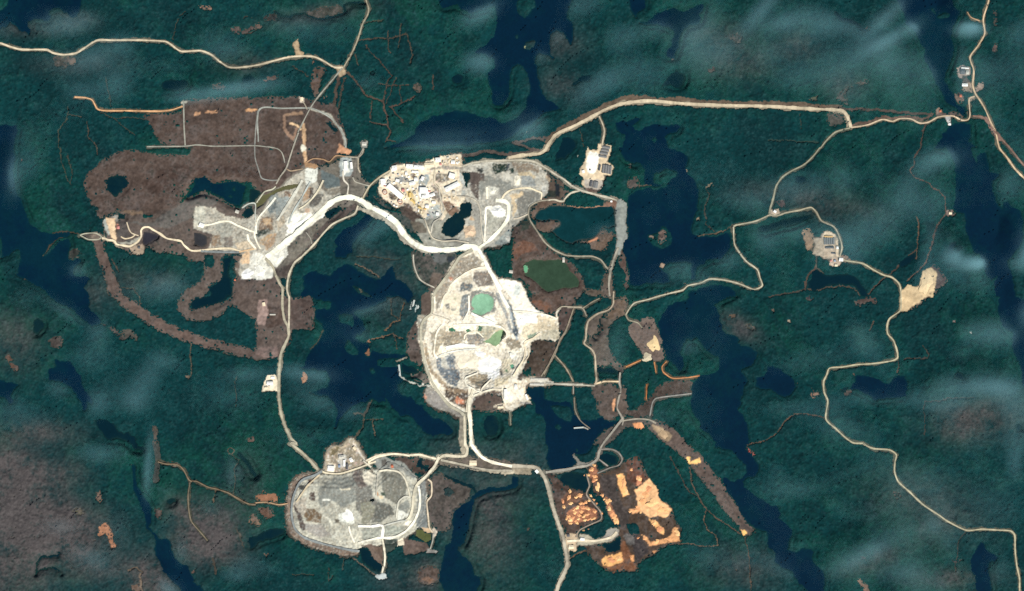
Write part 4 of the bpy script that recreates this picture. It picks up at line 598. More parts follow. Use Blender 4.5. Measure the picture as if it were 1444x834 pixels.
WORKS = [   # detail painted over the works, in order: zone or '' to keep, shape or ('s', line, width), colour, mottling
 # gravel works in the north west
 ('', 'q2 150,200 230,195 245,260 240,380 185,372 150,330 140,270', (196, 196, 182), .16), ('', 'q2 320,300 430,320 470,400 400,470 330,390', (172, 172, 160), .12),
 ('', 'q2 470,490 600,480 640,540 520,560', (214, 198, 172), .14), ('', 'q2 290,430 360,430 370,520 290,540', (150, 130, 108), .16), ('', 'q2 380,450 450,430 470,520 390,540', (140, 132, 122), .14),
 ('', 'q2 530,760 600,700 640,570 730,580 760,680 820,720 800,780 720,800 620,790 540,800', (226, 226, 216), .12), ('', 'q2 540,740 600,700 620,790 540,795', (250, 250, 244), .05), ('', 'q2 650,700 720,690 740,790 660,795', (246, 246, 240), .07),
 ('', 'q2 540,600 620,580 600,640 550,650', (214, 190, 160), .12), ('', 'q2 480,660 530,600 530,700 500,760', (120, 108, 98), .12), ('', 'q2 690,290 740,270 800,290 800,400 690,400', (140, 118, 96), .18), ('', 'q2 710,290 770,280 785,340 730,345', (206, 178, 142), .12),
 ('', 'q2 670,380 740,390 770,370 780,400 700,440 670,440', (62, 74, 68), .10), ('', 'q2 700,470 760,420 820,410 800,470 740,520 700,510', (202, 174, 138), .18),
 ('', 'q1 200,210 250,205 270,260 240,340 190,350 190,300', (150, 158, 154), .14), ('', 'q1 250,240 330,240 300,330 240,380', (160, 170, 168), .12), ('', 'q1 300,205 345,200 345,235 300,240', (150, 122, 100), .14), ('', 'q1 180,290 240,280 240,340 190,345', (118, 132, 134), .12),
 ('', 'q1 440,42 522,42 526,130 450,158 440,100', (224, 228, 220), .06), ('', 'q1 430,180 480,165 500,180 470,240 430,270', (186, 156, 124), .14), ('', 'q1 470,175 500,170 495,220 470,240', (92, 80, 72), .12),
 ('', 'q1 500,210 580,215 560,260 500,300 470,290', (104, 102, 96), .10), ('', 'q1 590,190 687,170 687,210 620,230', (146, 140, 126), .14), ('', 'q1 540,40 687,110 687,160 600,185 560,120', (110, 122, 122), .12),
 ('', 'q1 400,350 480,340 500,360 430,430 330,490 300,500 350,420', (248, 246, 236), .06), ('', 'q1 300,420 340,380 380,330 400,340 340,460', (240, 240, 228), .1), ('', 'q1 250,400 300,360 310,420 250,470', (202, 190, 168), .18),
 ('', 'q1 190,680 250,610 310,580 320,640 240,725 200,710', (232, 232, 222), .07), ('', 'q1 160,560 210,500 240,490 230,560 170,610', (196, 166, 134), .16), ('', 'q1 60,600 0,640 0,700 60,690', (226, 196, 160), .10), ('', 'q1 440,310 480,310 470,345 440,345', (206, 176, 150), .12),
 ('', 'q1 170,650 330,500 500,350 560,320 600,330 520,410 400,500 260,620 190,680', (244, 240, 226), .08),
 # tan ridge and loading pads north of it
 ('', ('s', 'q3 572,290 572,400 578,520 580,650', 4.6), (206, 172, 136), .14), ('', ('s', 'q3 395,205 450,195 550,185', 4.2), (166, 138, 114), .12), ('', ('s', 'q3 388,215 385,320 430,390 480,430 500,340', 4.2), (160, 132, 112), .12), ('', ('s', 'q3 440,285 500,298 540,335', 3.2), (232, 200, 160), .12),
 ('', 'q3 548,480 590,480 590,540 555,540', (226, 226, 210), .1), ('', 'q3 870,540 885,465 930,500 1000,530 980,565', (206, 158, 124), .16), ('', 'q3 530,50 565,45 565,95 530,95', (210, 200, 184), .08), ('', ('s', 'q3 640,150 800,215 920,380 945,490', 5), (118, 106, 94), .1),
 ('', ('s', 'q3 640,155 720,180 800,215 860,290 920,380 942,480', 2.6), (186, 186, 172), .08), ('', 'q3 885,595 1010,600 1015,700 1000,760 900,770', (176, 186, 184), .12), ('', 'q3 920,640 960,640 990,720 930,760', (236, 238, 232), .08), ('', 'q3 1088,450 1140,448 1145,500 1095,500', (150, 156, 150), .1),
 ('', ('s', 'q3 60,160 150,160', 2.2), (206, 160, 118), .2), ('', 'q3 560,640 680,650 680,690 570,690', (176, 142, 108), .14),
 # plant yard
 ('', 'pA 230,520 290,500 330,560 310,610 240,580', (92, 84, 76), .14), ('', 'pA 270,420 330,430 350,480 320,490', (120, 112, 100), .14), ('', 'pA 300,330 420,330 430,400 330,420', (158, 164, 166), .18), ('', 'pA 500,290 560,300 550,350 500,350', (128, 112, 98), .16),
 ('', 'pA 600,320 700,300 720,370 690,440 590,420', (158, 168, 168), .16), ('', 'pA 730,430 790,420 870,560 840,640 780,600 710,590 780,540', (134, 126, 116), .10), ('', 'pA 790,300 930,300 940,370 840,400 790,380', (132, 126, 114), .12), ('', 'pA 700,200 1110,205 1100,240 720,245', (166, 160, 148), .1),
 ('', 'pA 130,360 230,330 300,420 220,470 130,420', (236, 230, 216), .12), ('', 'pA 120,490 230,520 250,600 350,620 410,640 350,705 260,640 160,580', (240, 222, 198), .12), ('', 'pA 590,450 720,450 740,560 620,590', (252, 250, 244), .08), ('', 'pA 460,360 560,370 540,420 470,420', (248, 244, 234), .1),
 ('', 'pA 660,150 850,110 850,220 660,225', (240, 228, 204), .1), ('', 'pA 860,130 960,85 1100,75 1100,195 860,200', (214, 198, 172), .18), ('', 'pA 440,185 640,195 640,245 440,235', (236, 230, 220), .14), ('', 'pA 260,205 340,200 330,250 265,265', (244, 242, 236), .1),
 ('', 'pA 420,640 480,640 525,700 510,760 420,700', (112, 96, 86), .08), ('', 'pA 520,740 600,760 640,834 560,834', (96, 84, 76), .1), ('', 'pA 720,690 860,660 880,760 780,834 660,834 690,750', (176, 184, 180), .14), ('', 'pA 560,720 680,700 640,760 600,770', (208, 194, 160), .16),
 ('', 'pA 440,500 520,500 560,640 640,700 600,710 500,620', (214, 190, 130), .18), ('', 'pA 880,560 1050,560 1060,600 900,610', (214, 196, 166), .1), ('', 'pA 860,610 960,620 1050,690 1040,780 960,790 900,680', (142, 118, 100), .14), ('', 'pA 840,440 1090,400 1090,540 880,560', (222, 214, 196), .14), ('', 'pA 1080,280 1130,300 1130,540 1085,540', (186, 192, 186), .1),
 # stockpile yard
 ('', 'pB 215,300 315,280 318,355 255,360 225,390', (212, 212, 200), .08), ('', 'pB 250,320 300,310 300,340 255,345', (178, 176, 164), .1), ('', 'pB 445,215 490,215 500,290 450,300', (236, 232, 216), .06), ('', 'pB 490,190 610,210 620,300 510,290', (158, 164, 162), .1), ('', 'pB 480,330 590,340 640,360 630,410 560,440 550,500 480,540 465,460', (138, 138, 130), .07),
 ('', 'pB 410,360 510,340 520,360 450,400 470,460 440,540 430,440', (214, 194, 160), .14), ('', 'pB 230,450 370,450 380,530 340,590 250,660 240,540', (186, 186, 172), .1), ('', 'pB 225,455 330,450 375,480 375,545 320,540 270,500', (250, 248, 240), .05), ('', 'pB 180,200 420,260 430,330 340,390 330,300 220,280 190,400 170,300', (150, 152, 144), .1),
 ('', 'pB 45,610 150,600 170,690 60,700', (218, 196, 166), .14), ('', 'pB 100,530 140,530 140,560 100,560', (204, 176, 142), .12), ('', 'pB 110,420 180,430 180,700 140,690 130,560', (170, 168, 158), .08), ('', 'pB 200,600 215,600 210,720 190,720', (150, 156, 152), .1), ('', 'pB 280,740 400,640 430,660 400,740 340,760', (166, 176, 172), .12), ('', 'pB 380,690 410,690 405,730 380,735', (226, 226, 218), .08),
 ('', 'pB 100,190 210,190 220,250 170,260 170,400 130,370 100,300', (104, 94, 88), .08), ('', 'pB 275,120 385,110 390,170 300,200 275,180', (40, 62, 54), .1), ('', 'pB 390,110 410,115 405,170 380,165', (70, 82, 92), .08), ('', 'pB 410,150 445,145 445,190 415,195', (44, 66, 60), .1), ('', 'pB 150,155 205,155 205,185 150,185', (56, 60, 58), .1),
 ('', 'pB 420,100 560,110 640,150 640,190 560,170 470,190', (150, 136, 118), .12), ('', 'pB 470,185 560,175 620,215 610,240 560,205 480,210', (206, 190, 158), .1), ('', 'pB 660,300 700,300 690,340 660,340', (212, 214, 208), .1), ('', 'pB 690,215 750,240 740,265 700,245', (190, 172, 146), .14),
 ('', 'pB 720,210 834,260 834,400 760,400 720,340', (100, 88, 78), .1), ('', 'pB 770,270 805,270 805,375 770,375', (40, 48, 54), .05), ('', 'pB 700,330 770,320 770,390 700,390', (60, 66, 60), .1), ('', 'pB 500,560 570,560 560,620 500,640', (70, 78, 70), .12),
 # round the square cut pond and the perimeter
 ('', 'pC 180,40 320,50 320,130 270,150 210,120', (112, 116, 114), .1), ('', 'pC 330,80 390,90 370,140 330,130', (58, 66, 74), .1), ('', 'pC 420,80 560,60 640,120 630,180 480,220 330,330 300,420 220,560 210,380 330,200', (166, 158, 142), .12), ('', 'pC 340,262 374,262 374,288 340,288', (196, 132, 104), .08),
 ('', 'pC 430,330 480,290 560,340 540,400 440,390', (120, 130, 132), .1), ('', 'pC 560,220 720,190 740,340 620,360 560,300', (140, 132, 122), .14), ('', 'pC 460,280 540,230 560,300 480,330', (206, 200, 182), .12), ('', 'pC 270,560 300,440 330,400 460,420 455,560 450,610 320,610', (234, 226, 204), .06), ('', 'pC 310,510 345,510 345,550 310,550', (150, 148, 140), .06), ('', 'pC 360,540 420,540 420,565 360,565', (186, 182, 168), .06), ('', 'pC 385,450 410,450 410,475 385,475', (196, 194, 168), .06),
 ('', 'pC 470,430 530,420 520,600 470,640 450,600', (142, 150, 150), .1), ('', 'pC 540,410 640,390 740,400 770,450 760,560 700,600 600,620 540,590 520,500', (150, 152, 144), .08), ('', 'pC 100,440 180,380 180,600 90,600', (104, 92, 84), .1), ('', 'pC 60,600 150,600 120,834 60,834', (164, 162, 148), .12),
 # diagonal haulage and the white tailings
 ('', 'pD 220,300 330,290 420,330 450,420 540,550 640,610 560,680 480,660 400,710 380,600 330,460 260,380', (246, 242, 230), .06), ('', 'pD 350,340 410,350 400,430 350,430', (214, 222, 218), .08), ('', ('s', 'pD 250,440 320,560 360,700 380,830', 4), (176, 186, 190), .12), ('', ('s', 'pD 200,420 280,600 340,760', 5), (164, 168, 166), .1), ('', ('s', 'pD 300,480 350,620 390,780', 2.6), (104, 118, 126), .14),
 ('', ('s', 'pD 320,480 380,640 400,740', 2.6), (240, 238, 228), .1), ('', 'pD 350,730 400,720 400,790 360,800', (86, 100, 110), .14), ('', 'pD 390,570 560,570 640,620 560,690 480,660 400,720 380,640', (255, 254, 246), .04), ('', 'pD 560,610 720,640 740,740 640,800 560,760', (218, 206, 180), .14), ('', 'pD 430,700 560,680 580,760 480,834 420,800', (232, 222, 196), .12),
 ('', 'pD 470,790 560,770 550,810 480,830', (150, 172, 150), .1), ('', 'pD 600,760 740,740 770,834 600,834', (200, 194, 172), .16), ('', 'pD 0,620 160,610 200,670 0,690', (250, 248, 236), .06), ('', 'pD 0,690 230,690 300,760 280,834 0,834', (182, 180, 160), .12),
 # the pit proper
 ('', 'pE 150,110 230,60 280,70 240,200 190,280 170,300', (178, 170, 150), .12), ('', 'pE 250,100 420,90 420,170 330,230 250,220', (158, 150, 132), .14), ('', 'pE 420,120 560,120 580,190 440,220', (146, 144, 138), .10), ('', 'pE 495,120 540,120 540,165 495,165', (116, 120, 118), .06), ('', 'pE 740,160 850,170 860,230 770,240', (158, 150, 132), .14),
 ('', 'pE 190,300 260,300 330,260 350,400 380,470 360,530 280,500 210,420', (138, 150, 158), .10), ('', 'pE 210,400 370,400 385,470 350,530 270,480', (122, 134, 142), .12), ('', 'pE 285,300 350,290 340,360 290,350', (120, 134, 144), .12), ('', 'pE 240,300 270,300 310,390 230,380', (206, 206, 196), .1), ('', ('s', 'pE 110,200 150,400 260,520', 5), (176, 160, 134), .14),
 ('', 'pE 340,290 500,270 560,300 560,420 450,450 380,400', (230, 224, 206), .10), ('', 'pE 500,250 570,260 570,300 520,290', (255, 255, 250), .03), ('', 'pE 530,330 620,290 700,330 700,420 640,480 560,440 520,400', (254, 252, 244), .05), ('', 'pE 770,260 830,280 830,320 780,310', (248, 246, 236), .07), ('', 'pE 700,320 780,310 800,400 720,430', (236, 226, 200), .12),
 ('', 'pE 430,460 520,430 600,440 580,500 480,520', (186, 172, 146), .14), ('', 'pE 500,500 580,470 610,480 550,540 500,550', (138, 134, 120), .12), ('', 'pE 640,480 780,440 760,500 640,530', (232, 220, 190), .12), ('', 'pE 690,395 715,395 715,440 690,440', (110, 118, 116), .1), ('', 'pE 735,390 755,390 755,415 735,415', (120, 160, 124), .1),
 ('', 'pE 560,580 640,560 710,560 710,650 590,650 500,700 470,730 490,620', (110, 96, 88), .10), ('', 'pE 280,520 440,560 450,620 430,720 330,660 260,590', (98, 86, 76), .12), ('', 'pE 350,640 370,600 400,625 415,640 415,668 360,670', (222, 150, 118), .08), ('', 'pE 200,470 290,540 440,560 430,590 300,560 210,500', (160, 140, 116), .12), ('', 'pE 90,590 110,590 120,630 95,620', (210, 156, 132), .1), ('', 'pE 840,430 870,420 880,480 840,480', (96, 90, 84), .1),
 ('', 'pE 130,570 200,560 280,660 290,690 210,710 140,660', (160, 156, 150), .12), ('', ('s', 'pE 940,485 1105,495', 5), (198, 196, 184), .1), ('', 'pE 900,520 925,520 920,590 900,570', (34, 40, 50), .05), ('', ('s', 'pE 740,540 740,660', 3.4), (240, 222, 190), .1), ('', ('s', 'pE 650,690 830,660 935,650', 3), (216, 206, 186), .1), ('', ('s', 'pE 820,510 880,520 900,600 935,620', 2.4), (222, 206, 176), .12), ('', ('s', 'pE 850,655 945,662', 1.8), (150, 150, 148), .1),
 # spoil heap
 ('', 'pF 18,440 35,330 95,268 190,255 225,262 110,300 65,390 50,490 70,590 130,650 250,690 400,725 480,745 370,757 250,735 130,695 40,625 18,550', (134, 116, 102), .18), ('', 'pF 130,470 190,465 235,510 230,560 140,550', (128, 108, 84), .12), ('', 'pF 165,375 195,370 200,410 165,415', (92, 78, 72), .08), ('', 'pF 100,330 130,325 130,355 100,360', (84, 84, 80), .08), ('', 'pF 150,295 180,290 180,320 150,325', (100, 82, 74), .08),
 ('', 'pF 65,455 100,455 130,560 180,630 120,600 80,520', (104, 92, 86), .12), ('', 'pF 130,560 240,570 300,630 220,650 140,610', (178, 174, 166), .14), ('', 'pF 60,440 140,400 150,460 130,520 80,470', (196, 188, 172), .16), ('', 'pF 220,330 330,270 460,280 480,400 360,460 300,420 240,470 215,420', (152, 156, 148), .14), ('', ('s', 'pF 350,352 410,352', 2.2), (232, 224, 200), .16), ('', ('s', 'pF 250,415 285,415', 2), (236, 238, 230), .08),
 ('', 'pF 360,520 390,460 410,480 440,530 430,560 380,550', (248, 248, 240), .05), ('', 'pF 340,500 390,490 440,520 440,560 350,550', (226, 230, 222), .1), ('', ('s', 'pF 270,525 300,570', 3.4), (228, 228, 214), .1), ('', 'pF 320,535 345,535 345,560 320,560', (110, 102, 88), .1), ('', 'pF 440,340 540,330 571,420 571,540 500,540 450,470', (132, 132, 124), .14), ('', 'pF 430,230 490,240 520,330 470,350 430,290', (124, 114, 108), .1), ('', 'pF 490,260 530,240 560,270 545,320 500,310', (224, 218, 200), .08),
 ('', 'pG 0,265 50,240 70,270 40,320 10,300', (232, 226, 208), .08), ('', 'pG 120,250 230,250 270,300 280,380 220,440 150,400 130,330', (138, 138, 126), .10), ('', 'pG 0,430 60,420 90,480 40,560 0,560', (150, 150, 132), .1), ('', 'pG 90,430 180,440 200,500 120,560 60,560', (118, 120, 112), .14), ('', 'pG 230,440 290,410 300,470 260,510 230,500', (150, 154, 146), .08), ('', 'pG 220,470 260,490 300,510 220,545', (234, 236, 228), .08), ('', 'pG 270,540 310,545 300,575 265,565', (240, 236, 220), .06),
 ('', 'pG 130,590 250,570 280,600 200,640 130,640', (170, 176, 164), .14), ('', 'pG 0,590 120,590 120,640 0,670', (166, 170, 158), .14), ('', 'pG 60,170 150,150 260,190 350,280 320,290 240,230 110,225', (150, 154, 148), .08), ('', 'pG 130,168 160,168 160,208 130,208', (100, 98, 92), .06), ('', 'pG 183,200 198,200 198,220 183,220', (226, 140, 96), .06), ('', 'pG 390,290 420,290 425,380 395,390', (118, 110, 100), .1), ('', 'pG 350,290 390,290 400,420 410,600 370,590 340,580', (140, 146, 144), .12), ('', 'pG 240,655 262,655 262,710 228,705 228,670', (236, 226, 204), .06),
 ('', 'pG 130,660 230,660 215,715 160,740 130,700', (72, 84, 78), .1), ('', 'pG 260,660 400,680 420,730 260,760', (112, 98, 90), .14), ('', 'pG 370,590 430,595 430,625 375,620', (206, 180, 148), .1), ('', 'pG 440,590 475,610 460,640 440,650', (206, 196, 180), .12), ('', 'pG 400,720 470,735 460,750 400,748', (166, 164, 158), .1), ('', 'pG 45,700 130,700 140,800 110,780', (120, 104, 92), .14), ('', 'pG 20,690 60,690 130,790 120,834 100,834', (132, 116, 104), .12), ('', 't13 680,735 725,735 730,760 690,770 670,750', (196, 206, 206), .06),
 ('', 'pG 110,395 130,395 130,410 110,410', (244, 220, 180), .06), ('', 'pG 90,370 110,370 105,390 90,390', (204, 150, 100), .06), ('', 'pG 120,370 150,370 150,395 125,395', (70, 92, 76), .08),
 # sheds yard
 ('', 'pF 270,190 315,200 315,250 270,240', (236, 230, 214), .06), ('', 'pF 340,135 390,140 380,220 340,210', (196, 196, 190), .14), ('', 'pF 385,190 400,190 400,230 385,230', (70, 72, 72), .06), ('', 'pF 300,100 350,95 340,140 290,150', (130, 120, 92), .1), ('', ('s', 'pF 430,70 490,150 500,170', 2.4), (226, 220, 208), .1),
]
# ------------------------------------------------------------------ rasters of the place
N_LOW = fnoise(1.6, 21, lo=0.002)
N_MID = fnoise(1.1, 22, lo=0.01)
N_FINE = fnoise(0.35, 23, lo=0.05)
N_STREAK = fnoise(1.25, 24, ax=1.0, ay=2.6, ang=math.radians(-35), lo=0.004)
N_WHITE = RNG.standard_normal((GH, GW)).astype(np.float32)
BLK = np.kron(RNG.random((GH // 2, GW // 2)), np.ones((2, 2)))[:GH, :GW].astype(np.float32)
BLK2 = np.kron(RNG.random((GH // 2, GW // 2)), np.ones((2, 2)))[:GH, :GW].astype(np.float32)
BLK3 = np.kron(RNG.random((GH // 3 + 1, GW // 3 + 1)), np.ones((3, 3)))[:GH, :GW].astype(np.float32)
MOT = (0.5 * N_MID + 0.5 * N_FINE + 1.1 * (BLK3 + BLK - 1.0) * 1.2).astype(np.float32)
DRIFT = fnoise(1.0, 25, lo=0.02)

def shape(s):
    return disc(*s[1:]) if isinstance(s, tuple) else pts(s)

water = np.zeros((GH, GW), bool)
lake_masks = []
for nm, lab, s, isl in LAKES:
    m = fill(shape(s), 1.0)
    for q in isl:
        m &= ~fill(pts(q), .7)
    m &= ~water
    water |= m
    lake_masks.append((nm, lab, m))
for s, w in STREAMS:
    m = stroke(pts(s), w, .8) & ~water
    water |= m
    lake_masks.append(('stream', None, m))
pond_masks = []
ponds_all = np.zeros((GH, GW), bool)
for nm, lab, s, c in PONDS:
    m = fill(shape(s), .5) & ~ponds_all
    if len(pond_masks) == 2:                       # the inlet lies inside the settling pond
        pm = pond_masks[1]
    ponds_all |= m
    pond_masks.append([nm, lab, m, c])
inlet = fill(shape(PONDS[2][2]), .3)
pond_masks[1][2] &= ~inlet
pond_masks[2][2] = inlet

# woodland colour: teal spruce, greener birch, grey brown bog
Y_, X_ = np.mgrid[0:GH, 0:GW].astype(np.float32)
PX, PY = X_ - MG, Y_ - MG
def blob(cx, cy, rx, ry, ang=0.0):
    ca, sa = math.cos(math.radians(ang)), math.sin(math.radians(ang))
    u = ((PX - cx) * ca + (PY - cy) * sa) / rx
    v = (-(PX - cx) * sa + (PY - cy) * ca) / ry
    return np.exp(-(u * u + v * v))
def mix(a, b, t):
    t = np.clip(t, 0, 1)[..., None]
    return a * (1 - t) + b * t
SPRUCE, DARK, GREEN, PALE, BOG = (alb_of(c) for c in ((10, 64, 67), (6, 53, 57), (14, 73, 63), (44, 88, 90), (92, 88, 88)))
wood = np.broadcast_to(SPRUCE, (GH, GW, 3)).copy()
wood = mix(wood, GREEN, 0.35 + 0.35 * N_LOW + .2 * N_MID)
wood = mix(wood, DARK, 0.25 - 0.35 * N_STREAK + .15 * N_FINE)
wood = mix(wood, PALE, 0.16 * (N_MID + N_FINE) + 0.10 * N_WHITE - 0.05)
bog = np.zeros((GH, GW), np.float32)
for b in [(20, 690, 60, 45, 30, 1), (50, 735, 75, 35, 10, 1), (20, 790, 60, 60, 0, .9), (95, 745, 60, 30, 0, .6), (120, 790, 60, 30, 20, .5), (295, 748, 48, 34, 30, 1.1), (285, 770, 40, 25, 0, .7), (215, 815, 42, 28, 30, 1.0),
          (255, 715, 20, 16, 0, .5), (50, 610, 60, 18, 0, .6), (20, 480, 40, 40, 0, .45), (120, 415, 40, 20, 20, .4), (25, 655, 55, 22, 20, .5), (90, 665, 40, 20, 0, .4), (345, 90, 40, 16, 0, .35), (450, 20, 70, 12, -10, .5),
          (690, 760, 40, 60, 0, .5), (690, 715, 25, 20, 0, .5), (640, 720, 20, 40, 0, .5), (1390, 585, 60, 30, 0, .55), (1350, 600, 40, 25, 0, .4), (1010, 50, 45, 22, 0, .4), (1040, 90, 50, 25, 0, .4), (1125, 65, 30, 20, 0, .4),
          (1190, 120, 30, 20, 0, .45), (1150, 285, 40, 18, 0, .45), (1080, 270, 60, 16, 0, .25), (1325, 730, 60, 40, 0, .35), (1270, 690, 50, 30, 0, .3), (1340, 815, 60, 16, 0, .5), (1230, 790, 50, 14, -20, .5), (1200, 300, 50, 20, 0, .25),
          (110, 90, 60, 16, 0, .35), (50, 40, 60, 12, 0, .45), (100, 25, 30, 10, 0, .5), (560, 820, 40, 25, 0, .3), (605, 810, 20, 22, 0, .7), (780, 60, 40, 25, 0, .4), (790, 120, 30, 20, 0, .35), (1050, 800, 50, 30, 0, .4),
          (230, 230, 30, 12, 0, .3), (85, 370, 20, 14, 0, .4), (720, 660, 60, 40, 0, .35), (560, 415, 40, 40, 0, .35), (535, 365, 50, 20, 20, .3), (640, 640, 30, 40, 0, .3), (350, 690, 30, 50, 0, .3), (1040, 460, 30, 14, 30, .7), (200, 395, 60, 20, 0, .35)]:
    bog += b[5] * blob(*b[:5])
wood = mix(wood, BOG, bog * (0.80 + 0.22 * N_MID + 0.12 * N_FINE) + .10 * np.clip(N_FINE + .6 * N_WHITE - 1.4, 0, 1))
marsh = blur(blur(water, 2), 1) * (.55 + .25 * N_MID)
wood = mix(wood, alb_of((6, 48, 56)), marsh * 1.1)
wood *= (1 + 0.035 * N_WHITE + .04 * N_FINE)[..., None]
wood = np.clip(wood, .0015, .3)
alb = np.broadcast_to(alb_of((66, 70, 60)), (GH, GW, 3)).copy()
alb *= (1 + .12 * MOT)[..., None]
cleared = np.zeros((GH, GW), bool)

def paint(m, c, mot):
    a = alb_of(c)[None] * (1 + mot * MOT[m] + .6 * mot * DRIFT[m])[:, None]
    warm = (.35 * mot * (BLK2[m] - .5))[:, None] * np.array([[1.0, .1, -1.0]], np.float32)
    alb[m] = np.clip(a * (1 + warm), .004, .82)

def soften(m, c, mot, w):
    """blend a colour in with a ragged fringe"""
    s = blur(m, w)
    f = np.clip(s * 1.4 + .25 * MOT * (s > .02) - .2, 0, 1)
    k = f > .02
    a = alb_of(c)[None] * (1 + mot * MOT[k])[:, None]
    alb[k] = np.clip(alb[k] * (1 - f[k])[:, None] + a * f[k][:, None], .004, .82)
    return f > .45

road_lines = [(lab, pts(s), w, c) for lab, s, w, c in ROADS]
for s, w, c in TRACKS:
    m = stroke(pts(s), w, .9) & ~water
    cleared |= m
    paint(m, c, .14)
for lab, ln, w, c in road_lines:
    m = stroke(ln, w + 2.6, .8) & ~water
    v = tuple(int(.40 * a + .60 * b) for a, b in zip((74, 76, 66), c)) if w > 3 else tuple(int(.7 * a + .3 * b) for a, b in zip((62, 70, 62), c))
    paint(m, v, .12)
    cleared |= m
verge = np.concatenate([pts(s) for s in ('t20 200,780',)])
for s, w, c in [('t20 195,800 260,735 420,650 520,598 620,560 750,548 900,560 1060,575 1441,586 t30 200,594 400,605', 6.5, (112, 98, 84)), ('t30 400,606 500,615 600,622 900,640', 3.4, (90, 80, 74)), ('pB -60,60 100,40 250,30 450,40 640,20 t20 0,800 200,775', 4.2, (100, 90, 84)),
                ('t30 470,712 560,695 640,662 700,668 760,660 820,660 860,680 920,640', 4, (110, 92, 82)), ('t22 620,700 520,800 t23 490,60', 9, (112, 108, 100)), ('t23 340,70 380,120 440,130', 7, (140, 138, 130)), ('t23 0,150 100,160', 9, (170, 160, 140)),
                ('t11 480,310 640,360 760,430 860,540 960,590 1100,595', 6, (176, 170, 154)), ('t11 620,260 700,310 800,370 860,440', 4, (96, 92, 84)), ('t13 1040,110 1200,140 1441,165', 7, (184, 176, 156)), ('t12 1150,640 1160,834', 6, (150, 144, 130)), ('t13 1170,0 1180,70', 8, (180, 172, 152))]:
    m = stroke(pts(s), w, 1.0) & ~water
    paint(m, c, .14)
    cleared |= m
opened = np.zeros((GH, GW), bool)
for s, c, mot in CLEAR:
    m = fill(pts(s), .9) & ~water
    paint(m, c, mot)
    if max(c) < 150:
        alb[m] *= np.array([1.06, 1.09, 1.11], np.float32)
        alb[m] *= (1 + .10 * np.clip(DRIFT[m] + .6 * N_LOW[m], -1.5, 1.5))[:, None]
        f = np.clip(.12 + .30 * N_MID[m] + .22 * DRIFT[m] + .5 * (BLK3[m] - .5), 0, .8)[:, None]
        alb[m] = alb[m] * (1 - f) + f * np.where(BLK2[m][:, None] > .2, alb_of((110, 101, 97)), alb_of((58, 66, 60)))
    cleared |= m
    opened |= m
# scattered dark hollows and stumps in the brown cleared ground
dark = cleared & (BLK3 > .996)
alb[dark] *= .45
zone = np.zeros((GH, GW), np.int8)
zone_names = list(ZONES)
for zi, zn in enumerate(zone_names):
    lab, s, c, mot, (pal, dens) = ZONES[zn]
    m = fill(pts(s), .9) & ~water & (zone == 0)
    zone[m] = zi + 1
    paint(m, c, mot)
heap_m = fill(pts(HEAP[0]), .9) & ~water & (zone == 0)
zone[heap_m] = 100
paint(heap_m, HEAP[1], HEAP[2])
cleared |= zone > 0
def flecks(m, pal, dens):
    p = np.array([alb_of(c) for c in pal])
    idx = (BLK2 * len(pal)).astype(int).clip(0, len(pal) - 1)
    k = m & (BLK < dens * np.clip(1 + .8 * N_FINE, .2, 2) * np.clip(1.7 - 1.9 * alb.mean(2), .15, 1.2))
    f = .5
    alb[k] = alb[k] * (1 - f) + p[idx[k]] * f
works_paint = np.zeros((GH, GW), bool)
for z, s, c, mot in WORKS:
    m = stroke(pts(s[1]), s[2], .7) if isinstance(s, tuple) else fill(pts(s), .9)
    m &= ~water
    paint(m, c, mot)
    cleared |= m
for zi, zn in enumerate(zone_names):
    flecks(zone == zi + 1, *ZONES[zn][4])
flecks(heap_m, *HEAP[3])
# ragged disturbed aprons where the works meet the wood
ap1 = blur(blur((zone > 0), 5), 4)
ap2 = blur(opened & (zone == 0), 3)
k = (~water) & ~cleared & ~ponds_all & ((ap1 + (.13 * N_MID + .22 * (BLK - .5)) * np.clip(5 * ap1, 0, 1) > .26) | (ap2 + (.10 * N_MID + .34 * (BLK - .5)) * np.clip(4 * ap2, 0, 1) > .44))
for c, lo, hi in (((88, 84, 76), 0, .35), ((66, 70, 62), .35, .62), ((112, 110, 102), .62, .8), ((92, 78, 70), .8, 1.01)):
    kk = k & (BLK2 >= lo) & (BLK2 < hi)
    paint(kk, c, .14)
paint(k & (ap1 > .40) & (BLK > .2), (146, 142, 130), .18)
cleared |= k
# scrub creeping back into the stripped ground from its edges
e_ = blur(opened, 3)
brown = opened & (zone == 0) & (alb.mean(2) < .16)
regrow = brown & ((BLK3 < .95 * (1 - e_)) & (e_ < .93) | ((BLK3 > .975) & (N_MID > .2)))
cleared &= ~regrow
# tree strips left standing among the cleared ground
KEEP = ['q8 300,150 350,130 400,150 405,230 425,280 450,330 470,380 440,410 350,430 320,400 290,350 275,260 280,190', 't21 300,255 360,245 500,280 505,310 420,320 350,315 300,300', 't01 1155,605 1200,600 1210,650 1190,675 1155,665', 't21 580,640 640,700 640,760 590,740 575,690',
        'pA 0,440 30,470 40,560 200,700 380,740 400,834 380,770 200,740 60,650 0,600', 't22 645,560 720,600 700,640 665,650', 'pH 495,480 560,470 585,540 520,545', 't13 1055,260 1085,245 1120,280 1090,300 1060,290', 't01 980,8 1080,12 1070,42 985,38', 't01 810,375 855,375 855,388 812,388', 'q4 860,185 960,190 955,215 850,205',
        't21 230,520 300,560 340,600 220,560 200,530', 't21 340,560 390,530 440,530 450,590 350,600']
for s in KEEP:
    m = fill(pts(s), .8) & ~water & ~ponds_all
    for lab, ln, w, c in []:
        pass
    cleared &= ~m
for lab, ln, w, c in road_lines:
    cleared |= stroke(ln, w + 1.2, .6) & ~water
forest_m = ~(water | ponds_all | cleared)
forest_m &= ~(((zone > 0)) )
